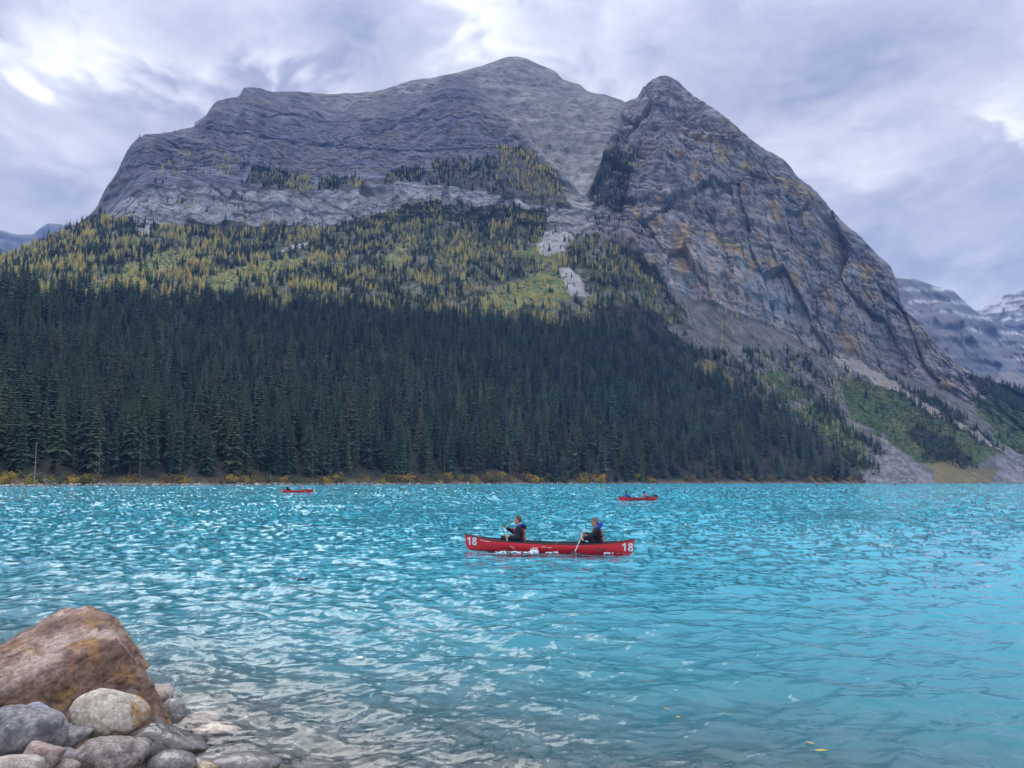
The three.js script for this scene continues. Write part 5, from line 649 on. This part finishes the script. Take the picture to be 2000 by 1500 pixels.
const hands = { elbowL: [0.22, 0.30, -0.28], handL: [0.42, 0.28, -0.2], elbowR: [0.22, 0.32, 0.28], handR: [0.42, 0.40, 0.15], kneeL: [0.48, 0.22, -0.14], footL: [0.74, -0.15, -0.12], kneeR: [0.47, 0.22, 0.14], footR: [0.74, -0.15, 0.12], cell: 0.026 };
const canoe2 = makeCanoe('small red canoe far off at the left, its two paddlers facing right', null, false);
{ const c = onLevel(580, 961.2); placeCanoe(canoe2, c.clone().add(new THREE.Vector3(1, 0, 0.12)), c.clone().add(new THREE.Vector3(-1, 0, -0.12)), 1.27, 0.006); const s = new THREE.Shape(); s.moveTo(0, 0); s.lineTo(0.24, 0); s.lineTo(0.24, 0.24); s.lineTo(0, 0.24); s.lineTo(0, 0); const q = [[-0.12, -0.11], [0.12, -0.11], [0.12, 0.11], [-0.12, 0.11]].map(([a, b]) => onHull(-2.32 + a, 0.22 + b, 1, 0.008).toArray()).flat(); mesh(geo(q, [0, 1, 2, 0, 2, 3]), plateWhite, 'number_patch', canoe2);
  person(canoe2, ...S2, { ...hands, label: 'person in navy jacket and white cap at the rear of the far left canoe', jacket: navy, trousers: black, hat: std(lin(0.75, 0.74, 0.76), 0.8), hair: std(lin(0.1, 0.07, 0.05), 0.9) });
  person(canoe2, ...S1, { ...hands, label: 'person in a pale jacket at the front of the far left canoe', jacket: lin(0.62, 0.50, 0.48), trousers: black, hair: std(lin(0.4, 0.32, 0.26), 0.9), vest: lin(0.12, 0.10, 0.12) });
  paddle(canoe2, ...S1, [0.42, 0.48, 0.16], [0.62, -0.5, 0.6], 'paddle of the person in the pale jacket, far left canoe', lin(0.5, 0.5, 0.5), lin(0.3, 0.3, 0.3)); }
const canoe3 = makeCanoe('small red canoe far off right of centre, its two dark haired paddlers facing right', null, false);
{ const c = onLevel(1246, 976.5); placeCanoe(canoe3, c.clone().add(new THREE.Vector3(1, 0, -0.3)), c.clone().add(new THREE.Vector3(-1, 0, 0.3)), 0.97, 0.006);
  person(canoe3, ...S2, { ...hands, label: 'person with long dark hair and blue jacket, rear of the far right canoe', jacket: lin(0.05, 0.11, 0.42), trousers: navy, hair: std(black, 0.8), longHair: true });
  person(canoe3, ...S1, { ...hands, label: 'person with long dark hair and dusty pink jacket, front of the far right canoe', jacket: lin(0.42, 0.22, 0.25), trousers: black, hair: std(black, 0.8), longHair: true });
  paddle(canoe3, ...S2, [0.42, 0.45, 0.16], [1.12, -0.02, 0.42], 'black paddle lying across the middle of the far right canoe', lin(0.03, 0.03, 0.035), lin(0.015, 0.015, 0.02));
  const bag = fieldMesh((x, y, z) => smin(capsule([-0.22, 0.05, 0], [0.12, 0.06, 0.02], 0.075, 0.09)(x, y, z), capsule([0.12, 0.06, 0.02], [0.3, -0.1, 0.12], 0.09, 0.07)(x, y, z), 0.05) + fbm(x * 12, y * 12, z * 12, 2) * 0.03, [-0.36, -0.25, -0.2], [0.45, 0.22, 0.3], 0.02), o = mesh(bag, cloth(black), 'x'); seat(top(o, 'jacket', 'black jacket draped over the front end of the far right canoe', 'jacket'), canoe3, 2.3, 0.46); }
for (const [px, py, turn, label, who] of [[1595, 947.2, 1.0, 'tiny red canoe seen almost end on, before the end of the far forest', 'person in dark clothes in the tiny canoe before the end of the forest'], [1748, 947.6, 1.45, 'tiny red canoe seen end on, farthest right, in front of the stony fan', 'person in dark clothes in the tiny canoe farthest right']]) {
  const c = onLevel(px, py), d = new THREE.Vector3(Math.cos(turn), 0, -Math.sin(turn)), g = makeCanoe(label, null, false); placeCanoe(g, c.clone().add(d), c.clone().sub(d), 1.1);
  person(g, ...S2, { ...hands, cell: 0.035, label: who, jacket: lin(0.05, 0.02, 0.06), trousers: black, hair: std(black, 0.8), vest: lin(0.4, 0.05, 0.06) });
}
{ // foam thrown up by the paddle along the near canoe
  const r = rngOf(88), parts = [], base = new THREE.IcosahedronGeometry(1, 1); const put = (px, py, up, s, fl = 0.5) => { const p = onLevel(px, py), q = base.clone(); q.scale(s * (0.8 + r() * 0.8), s * fl, s); q.rotateY(r() * 3); q.translate(p.x, up, p.z); parts.push(q); };
  for (let i = 0; i < 110; i++) { const t = r(), px = 968 + t * 82; put(px, 1079.5 + t * 1.2 + r() * r() * 3.5, 0.02 + r() * 0.04, 0.010 + r() * r() * 0.035, 0.4); }
  for (let i = 0; i < 90; i++) { const t = r(); put(1036 + r() * 15, 1080.5 + r() * 1.5, 0.02 + Math.pow(t, 2) * 0.16, 0.010 + (1 - t) * 0.03, 0.9); }
  for (let i = 0; i < 24; i++) put(1066 + r() * 24, 1081.3 + r() * 1.2, 0.03 + r() * 0.03, 0.012 + r() * 0.016, 0.6);
  for (let i = 0; i < 16; i++) put(1178 + r() * 20, 1081.6 + r() * 1.2, 0.02 + r() * 0.02, 0.012 + r() * 0.014, 0.6);
  const s = mergeGeometries(parts); top(mesh(s, std(lin(0.85, 0.88, 0.9), 0.6), 'x'), 'foam', 'white foam splashing along the side of the near red canoe', 'foam', null, 'stuff');
}

renderer.render(scene, camera);
